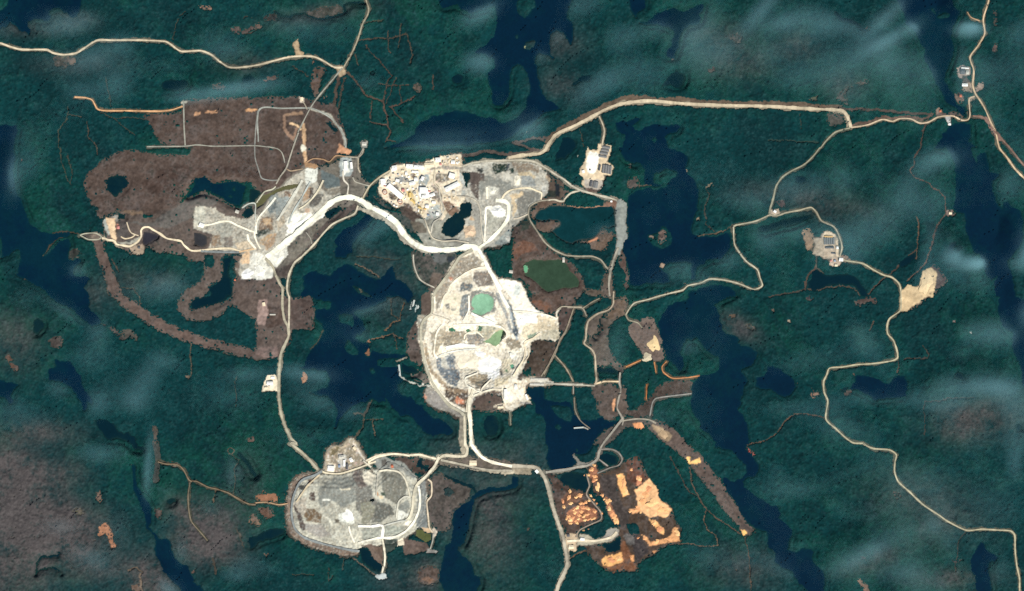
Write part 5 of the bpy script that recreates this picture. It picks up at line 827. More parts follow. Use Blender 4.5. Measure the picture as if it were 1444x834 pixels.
# thin the wood where bog shows
gap = (N_WHITE > 2.9) & (bog > .5)
forest_m &= ~gap

# ------------------------------------------------------------------ terrain height
def smooth01(t):
    t = np.clip(t, 0, 1)
    return t * t * (3 - 2 * t)
landf = smooth01((blur(blur(~water, 7), 5) - .45) / .55)
worksf = 1 - .85 * smooth01(blur(blur((zone > 0) | ponds_all, 8), 6))
H = (7 * np.clip(N_LOW + 1.2, 0, 4) + 3.5 * N_STREAK + .9 * N_MID + 5) * landf * worksf
H = np.maximum(H, 1.2)
H = blur(H, 1)
wide = smooth01(5 * blur(blur(water, 6), 5))
near = np.clip(2.6 * blur(water, 2), 0, 1)
H = H * (1 - wide) + 1.0 * wide
H = H * (1 - near) + 1.0 * near
H[water] = -2.0
BASE = H.copy()
pit_m = fill(pts('pE 230,60 420,40 700,55 770,110 790,180 860,210 860,330 800,440 650,520 520,545 400,545 300,530 215,440 175,320 185,140'), 1.5) & (zone > 0)
d = inset(pit_m, 26)
step = np.floor(d / 4) * 4 + 4 * smooth01((d % 4) / 1.6)
H = H - np.where(pit_m, 1.6 * step, 0)
d = inset(heap_m, 24)
step = np.floor(d / 6) * 6 + 6 * smooth01((d % 6) / 2.2)
HEAPH = np.where(heap_m, 1.15 * step + .8 * np.clip(MOT, -1, 2) * (d > 2), 0).astype(np.float32)
HEAPH = np.where(heap_m, .5 * HEAPH + .5 * blur(HEAPH, 1), 0)
rough = np.where((zone > 0) & ~heap_m, .8 * np.clip(MOT, -1.5, 2.5), 0)
H = H + rough
for pm in pond_masks:
    m = pm[2]
    if m.any():
        lev = float(np.percentile(H[m], 12))
        H[m] = lev - 1.5
        pm.append(lev)
TOP = H + HEAPH

def vgrid(a):
    """cell raster -> value at the cell corners"""
    p = np.pad(a, [(1, 0), (1, 0)] + [(0, 0)] * (a.ndim - 2), mode='edge')
    q = np.pad(a, [(0, 1), (0, 1)] + [(0, 0)] * (a.ndim - 2), mode='edge')
    r = np.pad(a, [(1, 0), (0, 1)] + [(0, 0)] * (a.ndim - 2), mode='edge')
    s = np.pad(a, [(0, 1), (1, 0)] + [(0, 0)] * (a.ndim - 2), mode='edge')
    return (p + q + r + s) / 4
def sample(a, x, y):
    fx = np.clip(np.asarray(x, float) + MG - .5, 0, GW - 1.001)
    fy = np.clip(np.asarray(y, float) + MG - .5, 0, GH - 1.001)
    i, j = fx.astype(int), fy.astype(int)
    u, v = fx - i, fy - j
    return a[j, i] * (1 - u) * (1 - v) + a[j, i + 1] * u * (1 - v) + a[j + 1, i] * (1 - u) * v + a[j + 1, i + 1] * u * v

# ------------------------------------------------------------------ materials
def material(name, build):
    m = bpy.data.materials.new(name)
    m.use_nodes = True
    nt = m.node_tree
    b = nt.nodes["Principled BSDF"]
    build(nt, b)
    return m
def ground_mat(name, rough, scale, amt, bump=0.0):
    def f(nt, b):
        at = nt.nodes.new("ShaderNodeAttribute"); at.attribute_name = "alb"
        geo = nt.nodes.new("ShaderNodeNewGeometry")
        no = nt.nodes.new("ShaderNodeTexNoise"); no.inputs["Scale"].default_value = scale; no.inputs["Detail"].default_value = 5
        nt.links.new(geo.outputs["Position"], no.inputs["Vector"])
        mr = nt.nodes.new("ShaderNodeMapRange")
        mr.inputs["From Min"].default_value = .3; mr.inputs["From Max"].default_value = .7
        mr.inputs["To Min"].default_value = 1 - amt; mr.inputs["To Max"].default_value = 1 + amt
        nt.links.new(no.outputs["Fac"], mr.inputs["Value"])
        mx = nt.nodes.new("ShaderNodeVectorMath"); mx.operation = 'SCALE'
        nt.links.new(at.outputs["Vector"], mx.inputs[0]); nt.links.new(mr.outputs["Result"], mx.inputs["Scale"])
        nt.links.new(mx.outputs["Vector"], b.inputs["Base Color"])
        b.inputs["Roughness"].default_value = rough
        b.inputs["Specular IOR Level"].default_value = .08
        if bump:
            bp = nt.nodes.new("ShaderNodeBump"); bp.inputs["Strength"].default_value = bump; bp.inputs["Distance"].default_value = 2
            nt.links.new(no.outputs["Fac"], bp.inputs["Height"]); nt.links.new(bp.outputs["Normal"], b.inputs["Normal"])
    return material(name, f)
def plain_mat(name, c, rough=.7, spec=.2, amt=.10, scale=.12):
    a = alb_of(c)
    def f(nt, b):
        geo = nt.nodes.new("ShaderNodeNewGeometry")
        no = nt.nodes.new("ShaderNodeTexNoise"); no.inputs["Scale"].default_value = scale; no.inputs["Detail"].default_value = 4
        nt.links.new(geo.outputs["Position"], no.inputs["Vector"])
        rp = nt.nodes.new("ShaderNodeValToRGB")
        rp.color_ramp.elements[0].position = .3; rp.color_ramp.elements[1].position = .7
        rp.color_ramp.elements[0].color = (*(a * (1 - amt)), 1)
        rp.color_ramp.elements[1].color = (*np.clip(a * (1 + amt), 0, .85), 1)
        nt.links.new(no.outputs["Fac"], rp.inputs["Fac"]); nt.links.new(rp.outputs["Color"], b.inputs["Base Color"])
        b.inputs["Roughness"].default_value = rough
        b.inputs["Specular IOR Level"].default_value = spec
    return material(name, f)
M_GROUND = ground_mat("bare soil", .95, .05, .14)
M_WOOD = ground_mat("woodland", .95, .045, .22)
M_ROAD = ground_mat("gravel road", .9, .06, .08)
M_WORKS = ground_mat("works gravel", .92, .07, .12)
M_WATER = ground_mat('water', .22, .01, .06)
M_WATER.node_tree.nodes['Principled BSDF'].inputs['Specular IOR Level'].default_value = .10

# ------------------------------------------------------------------ meshes from rasters
def tag(o, label=None, cat=None, group=None, kind=None):
    if label: o["label"] = label
    if cat: o["category"] = cat
    if group: o["group"] = group
    if kind: o["kind"] = kind
    return o
def mesh_obj(name, co, faces, mat, parent=None, smooth=False, colour=None):
    me = bpy.data.meshes.new(name)
    co = np.asarray(co, np.float32); faces = np.asarray(faces, np.int32)
    k = faces.shape[1]
    me.vertices.add(len(co)); me.vertices.foreach_set("co", co.ravel())
    me.loops.add(faces.size); me.loops.foreach_set("vertex_index", faces.ravel())
    me.polygons.add(len(faces))
    me.polygons.foreach_set("loop_start", np.arange(0, faces.size, k, dtype=np.int32))
    if smooth:
        me.polygons.foreach_set("use_smooth", np.ones(len(faces), bool))
    if colour is not None:
        at = me.attributes.new("alb", 'FLOAT_VECTOR', 'POINT')
        at.data.foreach_set("vector", np.asarray(colour, np.float32).ravel())
    me.update(calc_edges=True)
    me.materials.append(mat)
    o = bpy.data.objects.new(name, me)
    COL.objects.link(o)
    if parent: o.parent = parent
    return o
VX = np.arange(GW + 1) - MG
VY = np.arange(GH + 1) - MG
def raster_obj(name, m, zv, mat, colv=None, parent=None, smooth=True):
    """sheet over the cells of mask m; zv, colv given at cell corners"""
    jj, ii = np.nonzero(m)
    W1 = GW + 1
    a = jj * W1 + ii
    q = np.stack([a + W1, a + W1 + 1, a + 1, a], 1)       # counter-clockwise seen from above
    used = np.unique(q)
    remap = np.full((GH + 1) * W1, -1, np.int32)
    remap[used] = np.arange(len(used))
    vy, vx = used // W1, used % W1
    co = np.stack([wx(VX[vx]), wy(VY[vy]), zv[vy, vx]], 1)
    return mesh_obj(name, co, remap[q], mat, parent, smooth, colv[vy, vx] if colv is not None else None)

albv = vgrid(alb)
topv = vgrid(TOP)
under = dilate(zone > 0, 1)
gz = vgrid(np.where(heap_m, BASE, H) - np.where(under, 1.6, 0.0))
# the ground: one sheet, carried on to the horizon by a wide rim
g = raster_obj("ground", np.ones((GH, GW), bool), gz, M_GROUND, albv)
tag(g, kind='structure')
R = 30000.0
x0, x1, y0, y1 = wx(-MG), wx(GW - MG), wy(GH - MG), wy(-MG)
rim = np.array([(x0, y0), (x1, y0), (x1, y1), (x0, y1), (-R, -R), (R, -R), (R, R), (-R, R)], float)
me = g.data
co = np.concatenate([rim, np.full((8, 1), 2.0)], 1)
SHORE = blur(blur(~water, 2), 1)
silt = np.clip(SHORE * (1.1 + .5 * N_MID) - .10, 0, .8) + np.clip(.16 * N_LOW + .10 * N_MID, -.12, .3)
lakec = mix(np.broadcast_to(alb_of((3, 40, 62)), (GH, GW, 3)), np.broadcast_to(alb_of((12, 58, 66)), (GH, GW, 3)), .12 + silt) * (1 + .05 * N_WHITE + .06 * N_FINE)[..., None]
pondc = mix(np.broadcast_to(alb_of((8, 42, 54)), (GH, GW, 3)), np.broadcast_to(alb_of((26, 58, 56)), (GH, GW, 3)), .1 + silt) * (1 + .06 * N_WHITE)[..., None]
LAKEV, PONDV = vgrid(np.clip(lakec, .0012, .8)), vgrid(np.clip(pondc, .0012, .8))
for nm, lab, m in lake_masks:
    if m.any():
        big = nm == 'lake' or m.sum() > 1500
        tag(raster_obj(nm, m, np.full((GH + 1, GW + 1), 0.0 if big else .8, np.float32), M_WATER, LAKEV if big else PONDV, None, False), lab, kind='structure')
for nm, lab, m, c, lev in [p for p in pond_masks if len(p) == 5]:
    sh = blur(blur(~m, 2), 1)
    a_ = alb_of(c)
    pc = mix(np.broadcast_to(a_, (GH, GW, 3)), np.broadcast_to(.55 * a_ + .45 * alb_of((120, 112, 92)), (GH, GW, 3)), np.clip(sh * (1.2 + .6 * N_MID) - .1, 0, .8)) * (1 + .05 * N_WHITE + .08 * DRIFT + .05 * N_LOW)[..., None]
    tag(raster_obj(nm, m, np.full((GH + 1, GW + 1), lev, np.float32), M_WATER, vgrid(np.clip(pc, .002, .8)), None, False), lab, kind='structure')
# the works
for zi, zn in enumerate(zone_names):
    m = (zone == zi + 1) & ~ponds_all
    if m.any():
        tag(raster_obj(zn, m, topv, M_WORKS, albv), ZONES[zn][0], kind='structure')
m = heap_m & ~ponds_all
hz = topv.copy()
o = raster_obj("spoil_heap", m, hz, M_WORKS, albv)
tag(o, "huge grey terraced oval spoil heap at the bottom, left of the winding river", "spoil heap")
# the wood: one uneven canopy
fz = vgrid(BASE)
inner = np.ones((GH + 1, GW + 1), bool)
fm = np.pad(forest_m, 1)
inner = fm[:-1, :-1] & fm[1:, :-1] & fm[:-1, 1:] & fm[1:, 1:]
rv = np.random.default_rng(5)
lift = 4 + 1.2 * vgrid(N_FINE) + 1.2 * rv.random((GH + 1, GW + 1)) + 1.3 * vgrid(N_MID)
fz = fz + np.where(inner, np.clip(lift, 1.5, 12) * (1 - .75 * vgrid(near)), .15)
tag(raster_obj("forest", forest_m, fz, M_WOOD, vgrid(wood), smooth=True), "dark teal green spruce woodland covering the land between the lakes", kind='stuff')
# far ground beyond the survey, part of the same place
rf = [(4, 5, 1, 0), (5, 6, 2, 1), (6, 7, 3, 2), (7, 4, 0, 3)]
tag(mesh_obj("ground", co, rf, plain_mat("far woodland", (16, 62, 58), .95, .05, .2, .004)), kind='structure')

# ------------------------------------------------------------------ roads
def spline(p, step=1.6):
    out = [p[0]]
    n = len(p)
    for i in range(n - 1):
        p0, p1, p2, p3 = p[max(i - 1, 0)], p[i], p[i + 1], p[min(i + 2, n - 1)]
        L = np.hypot(*(p2 - p1))
        k = max(int(L / step), 1)
        if L > 80:
            k = max(k, 12)
        for j in range(1, k + 1):
            t = j / k
            # centripetal-ish: damp the tangents on short segments
            m1 = (p2 - p0) * .5 * min(1, 2 * L / (np.hypot(*(p2 - p0)) + 1e-6)) * .9
            m2 = (p3 - p1) * .5 * min(1, 2 * L / (np.hypot(*(p3 - p1)) + 1e-6)) * .9
            h1, h2 = 2 * t**3 - 3 * t**2 + 1, -2 * t**3 + 3 * t**2
            out.append(h1 * p1 + h2 * p2 + (t**3 - 2 * t**2 + t) * m1 + (t**3 - t**2) * m2)
    return np.array(out)
EDGE = [-.5, -.36, -.12, .12, .36, .5]
for ri, (lab, ln, w, c) in enumerate(road_lines):
    p = spline(ln)
    if len(p) < 2:
        continue
    tn = np.gradient(p, axis=0)
    tn /= np.maximum(np.hypot(tn[:, 0], tn[:, 1]), 1e-6)[:, None]
    nr = np.stack([-tn[:, 1], tn[:, 0]], 1)
    k = len(p)
    r = np.random.default_rng(100 + ri)
    w = w * (.86 if w < 3.3 else .97)
    ww = w * (1 + .17 * np.convolve(r.standard_normal(k + 4), np.ones(5) / 5, 'valid') * 1.6)
    tone = 1 + .16 * np.convolve(r.standard_normal(k + 6), np.ones(7) / 7, 'valid') * 1.5 + .05 * r.standard_normal(k)
    base = alb_of(c)
    V, Cc = [], []
    for e in EDGE:
        q = p + nr * (e * ww)[:, None]
        zz = sample(TOP, q[:, 0], q[:, 1])
        V.append(np.stack([wx(q[:, 0]), wy(q[:, 1]), zz], 1))
        f = .80 if abs(e) > .45 else (.96 if abs(e) > .3 else 1.05)
        Cc.append(np.clip(base[None] * (tone * f)[:, None], .01, .82))
    zmax = np.max([v[:, 2] for v in V], axis=0)
    for v in V:
        v[:, 2] = np.maximum(v[:, 2], zmax - .8) + 1.0 + .03 * ri
    V = np.stack(V, 1).reshape(-1, 3); Cc = np.stack(Cc, 1).reshape(-1, 3)
    n = len(EDGE)
    F = []
    for i in range(k - 1):
        for e in range(n - 1):
            a = i * n + e
            F.append((a, a + 1, a + n + 1, a + n))
    o = mesh_obj("road" if w > 2.05 else "track", V, F, M_ROAD, None, True, Cc)
    tag(o, lab, kind='structure')

# ------------------------------------------------------------------ thin haze and cloud veils (real volumes, each closed)
def vol_mat(name, c, dens, g=0.3):
    m = bpy.data.materials.new(name)
    m.use_nodes = True
    nt = m.node_tree
    nt.nodes.remove(nt.nodes["Principled BSDF"])
    v = nt.nodes.new("ShaderNodeVolumePrincipled")
    v.inputs["Color"].default_value = (*c, 1)
    v.inputs["Density"].default_value = dens
    v.inputs["Anisotropy"].default_value = g
    nt.links.new(v.outputs["Volume"], nt.nodes["Material Output"].inputs["Volume"])
    return m
VEIL = [(682, 20, 26, 9, -28, .9), (679, 90, 18, 10, 0, .8), (641, 199, 46, 12, -5, .8), (600, 205, 30, 8, 0, .3), (740, 182, 22, 12, -10, .9), (820, 8, 26, 14, -20, .6), (830, 135, 30, 12, -40, .6), (862, 112, 40, 12, -25, .5), (930, 105, 40, 14, -20, .3), (1065, 24, 32, 8, -50, .8), (972, 50, 34, 12, -45, .55), (927, 40, 20, 10, -20, .45), (785, 54, 10, 12, 0, .5), (763, 80, 10, 11, 0, .5), (985, 70, 26, 20, 0, .45), (1020, 75, 30, 14, -20, .35), (875, 60, 20, 14, -20, .35), (900, 50, 30, 10, 0, .3),
        (1100, 36, 26, 9, -15, .7), (1140, 30, 30, 12, 0, .5), (1193, 43, 26, 8, 25, .65), (1165, 45, 30, 12, 0, .5), (1250, 24, 42, 8, -42, .75), (1358, 45, 18, 6, 0, 2.6), (1283, 42, 10, 8, 20, .9), (1250, 58, 50, 7, -30, .75), (1260, 93, 32, 14, 0, .6), (1220, 68, 40, 9, -10, .5), (1300, 110, 24, 14, 30, .4), (1351, 102, 9, 22, 0, .6), (1385, 104, 24, 16, 0, .45), (1425, 100, 26, 20, 0, .4), (1430, 50, 26, 14, 0, .4), (1190, 100, 50, 14, -15, .35), (1120, 110, 40, 14, -20, .3), (1360, 140, 16, 14, 0, .4), (1090, 75, 40, 14, -20, .35),
        (1323, 224, 26, 10, -10, .8), (1300, 238, 20, 10, -30, .5), (1366, 372, 13, 6, 0, 3.0), (1338, 362, 13, 9, 20, 1.5), (1438, 350, 9, 15, 0, 1.9), (1425, 372, 16, 9, 0, .7), (1240, 312, 55, 20, -30, .55), (1200, 345, 40, 18, -30, .45), (1160, 259, 60, 15, -10, .4), (1115, 262, 30, 15, 0, .3), (1300, 287, 32, 14, 0, .5), (1303, 355, 10, 42, 10, .5), (1416, 262, 20, 18, 0, .65), (1276, 262, 14, 22, 20, .45), (1310, 390, 20, 16, 0, .5), (1120, 330, 40, 10, 0, .35), (1160, 325, 30, 12, 0, .3), (1370, 395, 30, 14, 0, .4),
        (1442, 443, 9, 11, 0, 2.2), (1390, 543, 40, 9, 5, 1.0), (1330, 552, 40, 12, 0, .5), (1396, 470, 34, 12, 0, .7), (1420, 565, 30, 14, 25, .6), (1322, 571, 26, 8, 0, .5), (1240, 560, 60, 8, 0, .35), (1120, 575, 60, 9, 0, .35), (1180, 600, 50, 12, 0, .3), (1130, 510, 60, 12, -10, .3), (1210, 480, 30, 20, 0, .25), (1430, 620, 20, 20, 0, .4), (1425, 650, 10, 14, 0, .5), (1345, 500, 16, 10, 0, .3),
        (1218, 776, 42, 9, -28, .7), (1268, 805, 26, 10, 0, .6), (1400, 800, 18, 18, 0, .4), (1310, 740, 10, 10, 0, .5), (1180, 670, 40, 10, -20, .25), (1120, 690, 30, 10, 0, .25), (1100, 800, 20, 9, 30, .4), (1090, 680, 40, 16, 0, .2), (1060, 790, 40, 12, 0, .3), (1340, 690, 60, 30, 0, .2), (1400, 720, 40, 30, 0, .25), (1210, 720, 30, 14, -20, .25),
        (1052, 284, 34, 12, 0, .5), (1075, 340, 14, 12, 0, .45), (962, 376, 22, 9, 0, .55), (1022, 368, 20, 10, -20, .5), (1010, 244, 60, 20, 0, .18), (847, 326, 22, 8, -10, .45), (990, 395, 20, 10, 0, .4), (970, 488, 14, 9, 0, .5), (935, 390, 30, 10, 0, .4), (1010, 480, 20, 20, 0, .25), (930, 590, 24, 14, 0, .25), (870, 480, 14, 20, 0, .35),
        (516, 331, 26, 10, -25, .6), (540, 318, 16, 8, 0, .4), (521, 434, 28, 7, -15, .7), (511, 472, 16, 8, 0, .55), (440, 526, 34, 8, 5, .9), (453, 566, 20, 10, 0, .65), (496, 578, 22, 10, 0, .6), (430, 550, 30, 10, 0, .35), (480, 470, 30, 12, 0, .2), (565, 545, 10, 8, 0, .3), (430, 615, 40, 14, 0, .25),
        (112, 36, 30, 10, -10, .55), (90, 34, 40, 12, 0, .4), (140, 80, 44, 12, -30, .6), (180, 70, 20, 12, -30, .3), (326, 130, 50, 7, -10, .95), (270, 136, 26, 8, 0, .6), (8, 43, 14, 12, 0, .5), (325, 74, 26, 9, 0, .4), (170, 120, 20, 14, -30, .35), (120, 130, 22, 9, 0, .45), (160, 130, 30, 14, 0, .3), (220, 95, 60, 12, 0, .2), (80, 88, 50, 12, 0, .25), (40, 195, 40, 20, 0, .2), (370, 124, 40, 8, 0, .5), (435, 40, 40, 14, 0, .3), (520, 118, 20, 9, 0, .35), (100, 160, 40, 20, 0, .2), (300, 60, 30, 14, 0, .25), (480, 50, 50, 20, 0, .15),
        (22, 256, 10, 20, 0, .8), (45, 235, 26, 14, -30, .3), (112, 382, 14, 9, 0, .6), (242, 404, 22, 12, 0, .5), (200, 410, 40, 12, 0, .25), (95, 436, 30, 8, 33, .6), (145, 466, 14, 14, 0, .5), (88, 546, 16, 10, 0, .5), (143, 567, 14, 12, 0, .6), (195, 563, 18, 10, 0, .5), (213, 530, 28, 12, -55, .5), (352, 527, 30, 8, 0, .6), (240, 508, 20, 8, 20, .4), (170, 555, 50, 26, 0, .2), (300, 560, 60, 30, 0, .18), (40, 590, 40, 14, 0, .35), (20, 570, 20, 14, 0, .3), (40, 418, 20, 14, 0, .3), (130, 500, 30, 16, 0, .25), (340, 560, 30, 14, 0, .25),
        (214, 655, 6, 26, 4, .8), (147, 637, 28, 9, 0, .6), (245, 826, 15, 8, 30, .9), (132, 785, 28, 12, 20, .45), (338, 808, 18, 8, 0, .5), (330, 664, 10, 14, 0, .45), (90, 740, 26, 10, 0, .35), (170, 740, 20, 20, 0, .25), (260, 775, 10, 14, 0, .4), (300, 715, 14, 8, 30, .3), (350, 790, 20, 10, 0, .3), (370, 800, 30, 10, 0, .3), (780, 800, 30, 14, 0, .2), (1000, 780, 26, 14, 0, .25)]
K = 3
cy_, cx_ = np.mgrid[0:GH // K + 1, 0:GW // K + 1]
vpx, vpy = cx_ * K - MG, cy_ * K - MG
tk = np.zeros(vpx.shape, np.float32)
ST = blur(blur(N_STREAK, 8), 8)[np.clip(cy_ * K, 0, GH - 1), np.clip(cx_ * K, 0, GW - 1)]
LO = N_LOW[np.clip(cy_ * K, 0, GH - 1), np.clip(cx_ * K, 0, GW - 1)]
for (a, b, rx, ry, an, am) in VEIL:
    ca, sa = math.cos(math.radians(an)), math.sin(math.radians(an))
    u = ((vpx - a) * ca + (vpy - b) * sa) / (1.12 * rx)
    v = (-(vpx - a) * sa + (vpy - b) * ca) / (1.4 * ry)
    tk += am * (.62 if am < .7 else .95) * np.exp(-(u * u + v * v))
east = np.clip((vpx - 700) / 500, 0, 1) * .5 + .22
works_clear = 1 - blur(blur((zone > 0) | fill(pts('pH 430,130 490,90 625,195 840,500 835,600 560,770 240,615 90,460 20,220'), 0), 12), 12)[np.clip(cy_ * K, 0, GH - 1), np.clip(cx_ * K, 0, GW - 1)]
tk = .86 * tk * (1 + .16 * ST) + east * np.clip(.03 + .11 * ST + .07 * LO, 0, 1) * works_clear
tk = np.clip(tk, 0, 4.0) * 100 - 6
tk = np.clip(tk, 0, None)
tk *= 1 - .72 * blur(water, 4)[np.clip(cy_ * K, 0, GH - 1), np.clip(cx_ * K, 0, GW - 1)]
ZB = 160.0
act = np.zeros((vpx.shape[0] - 1, vpx.shape[1] - 1), bool)
act |= (tk[:-1, :-1] > 0) | (tk[1:, :-1] > 0) | (tk[:-1, 1:] > 0) | (tk[1:, 1:] > 0)
ap = np.pad(act, 1)
rimv = ~(ap[:-1, :-1] & ap[1:, :-1] & ap[:-1, 1:] & ap[1:, 1:])
tk = np.where(rimv, 0, np.maximum(tk, 1.5))
W2 = vpx.shape[1]
jj, ii = np.nonzero(act)
a = jj * W2 + ii
q = np.stack([a + W2, a + W2 + 1, a + 1, a], 1)
used = np.unique(q)
rem = np.full(vpx.size, -1, np.int64); rem[used] = np.arange(len(used))
tz = tk.ravel()[used]
px_, py_ = vpx.ravel()[used], vpy.ravel()[used]
edge = tz <= 0
bot = np.arange(len(used)); nb = int((~edge).sum())
bot[~edge] = len(used) + np.arange(nb)
coT = np.stack([wx(px_), wy(py_), ZB + tz], 1)
coB = np.stack([wx(px_), wy(py_), np.full(len(px_), ZB)], 1)[~edge]
F = np.concatenate([rem[q], bot[rem[q]][:, ::-1]])
M_VEIL = vol_mat("thin cloud", (.44, .90, 1.0), .0040, 0.0)
tag(mesh_obj("haze", np.concatenate([coT, coB]), F, M_VEIL, None, True), "thin pale veils of cloud drifting over the woods and lakes", kind='stuff')
# ------------------------------------------------------------------ buildings, tanks, mounds, jetties
class MB:
    def __init__(self): self.v, self.f = [], []
    def box(self, x0, x1, y0, y1, z0, z1):
        b = len(self.v)
        self.v += [(x, y, z) for z in (z0, z1) for x, y in ((x0, y0), (x1, y0), (x1, y1), (x0, y1))]
        self.f += [tuple(b + i for i in q) for q in ((0, 3, 2, 1), (4, 5, 6, 7), (0, 1, 5, 4), (1, 2, 6, 5), (2, 3, 7, 6), (3, 0, 4, 7))]
    def prism(self, prof, x0, x1):
        """closed profile (y, z), counter-clockwise seen from +x, run along x"""
        b, n = len(self.v), len(prof)
        self.v += [(x0, y, z) for y, z in prof] + [(x1, y, z) for y, z in prof]
        self.f += [tuple(b + n + i for i in range(n)), tuple(b + i for i in reversed(range(n)))]
        for i in range(n):
            j = (i + 1) % n
            self.f.append((b + i, b + j, b + n + j, b + n + i))
    def lathe(self, prof, n=28):
        """(r, z) pairs from bottom to top"""
        b = len(self.v)
        for r, z in prof:
            for i in range(n):
                a = 2 * math.pi * i / n
                self.v.append((r * math.cos(a), r * math.sin(a), z))
        for k in range(len(prof) - 1):
            for i in range(n):
                j = (i + 1) % n
                self.f.append((b + k * n + i, b + k * n + j, b + (k + 1) * n + j, b + (k + 1) * n + i))
    def build(self, name, mat, parent=None):
        me = bpy.data.meshes.new(name)
        me.from_pydata(self.v, [], self.f)
        me.update()
        me.materials.append(mat)
        o = bpy.data.objects.new(name, me)
        COL.objects.link(o)
        if parent: o.parent = parent
        return o
def empty(name, loc, ang=0.0):
    o = bpy.data.objects.new(name, None)
    o.empty_display_size = 5
    o.location = loc
    o.rotation_euler = (0, 0, -math.radians(ang))
    COL.objects.link(o)
    return o
ROOFS = {'white': plain_mat("white roof sheeting", (255, 253, 246), .6, .2, .05, .3), 'cream': plain_mat("cream roof sheeting", (238, 224, 196), .7, .2, .07, .3), 'grey': plain_mat("grey roof sheeting", (136, 138, 138), .6, .2, .08, .3),
         'slate': plain_mat("slate roof sheeting", (104, 106, 110), .6, .2, .08, .3), 'pale': plain_mat("pale grey roof sheeting", (204, 202, 192), .6, .2, .06, .3), 'blue': plain_mat("blue roof sheeting", (150, 168, 192), .6, .2, .06, .3), 'red': plain_mat("red roof sheeting", (222, 150, 144), .6, .2, .08, .3),
         'yellow': plain_mat("yellow steelwork", (228, 198, 128), .6, .2, .1, .3), 'orange': plain_mat("orange roof sheeting", (232, 190, 122), .6, .2, .08, .3), 'rust': plain_mat("rusted steel", (184, 128, 102), .8, .2, .14, .3), 'vermilion': plain_mat("vermilion roof", (216, 124, 94), .7, .2, .06, .3)}
M_WALL = plain_mat("wall cladding", (206, 202, 192), .7, .2, .06, .3)
M_WALLG = plain_mat("grey wall cladding", (140, 140, 138), .7, .2, .06, .3)
M_DOOR = plain_mat("roller door", (96, 100, 104), .6, .2, .05, .3)
M_VENT = plain_mat("roof vent metal", (170, 172, 172), .5, .3, .06, .3)
M_SLUDGE = plain_mat("tank liquid", (236, 220, 204), .4, .3, .06, .2)
M_TIMBER = plain_mat("weathered deck", (196, 204, 200), .8, .1, .1, .3)
def base_z(p, r=1.5):
    return float(max(sample(TOP, p[0] + a, p[1] + b) for a in (-r, 0, r) for b in (-r, 0, r))) + .9
def building(name, label, cat, at, L, W, ang, h, roof, group=None, parts=True):
    p = pts(at)[0]
    h *= .72
    t = empty(name, (wx(p[0]), wy(p[1]), base_z(p)), ang)
    tag(t, label, cat, group)
    hl, hw = L * PXM / 2, W * PXM / 2
    rise = min(.16 * hw * 2, 4.5)
    wall = MB(); wall.box(-hl, hl, -hw, hw, -7, h)
    wo = wall.build("wall", M_WALLG if roof in ('grey', 'slate') else M_WALL, t)
    ov = .5
    r = MB(); r.prism([(-hw - ov, h + .05), (hw + ov, h + .05), (hw + ov, h + .5), (0, h + .5 + rise), (-hw - ov, h + .5)], -hl - ov, hl + ov)
    ro = r.build("roof", ROOFS[roof], t)
    if parts and L * W > 22:
        d = MB(); d.box(hl + .02, hl + .25, -min(3, hw * .6), min(3, hw * .6), 0, min(5.5, h - .8)); d.build("door", M_DOOR, t)
        k = max(1, int(L / 7))
        for i in range(k):
            v = MB(); x = -hl + 2 * hl * (i + .5) / k
            v.box(x - 2.2, x + 2.2, -1.1, 1.1, h + .3 + rise - .6, h + .5 + rise + 1.5)
            v.build("roof_vent", M_VENT, ro)
    return t
PL = 'halls and sheds of the processing plant'
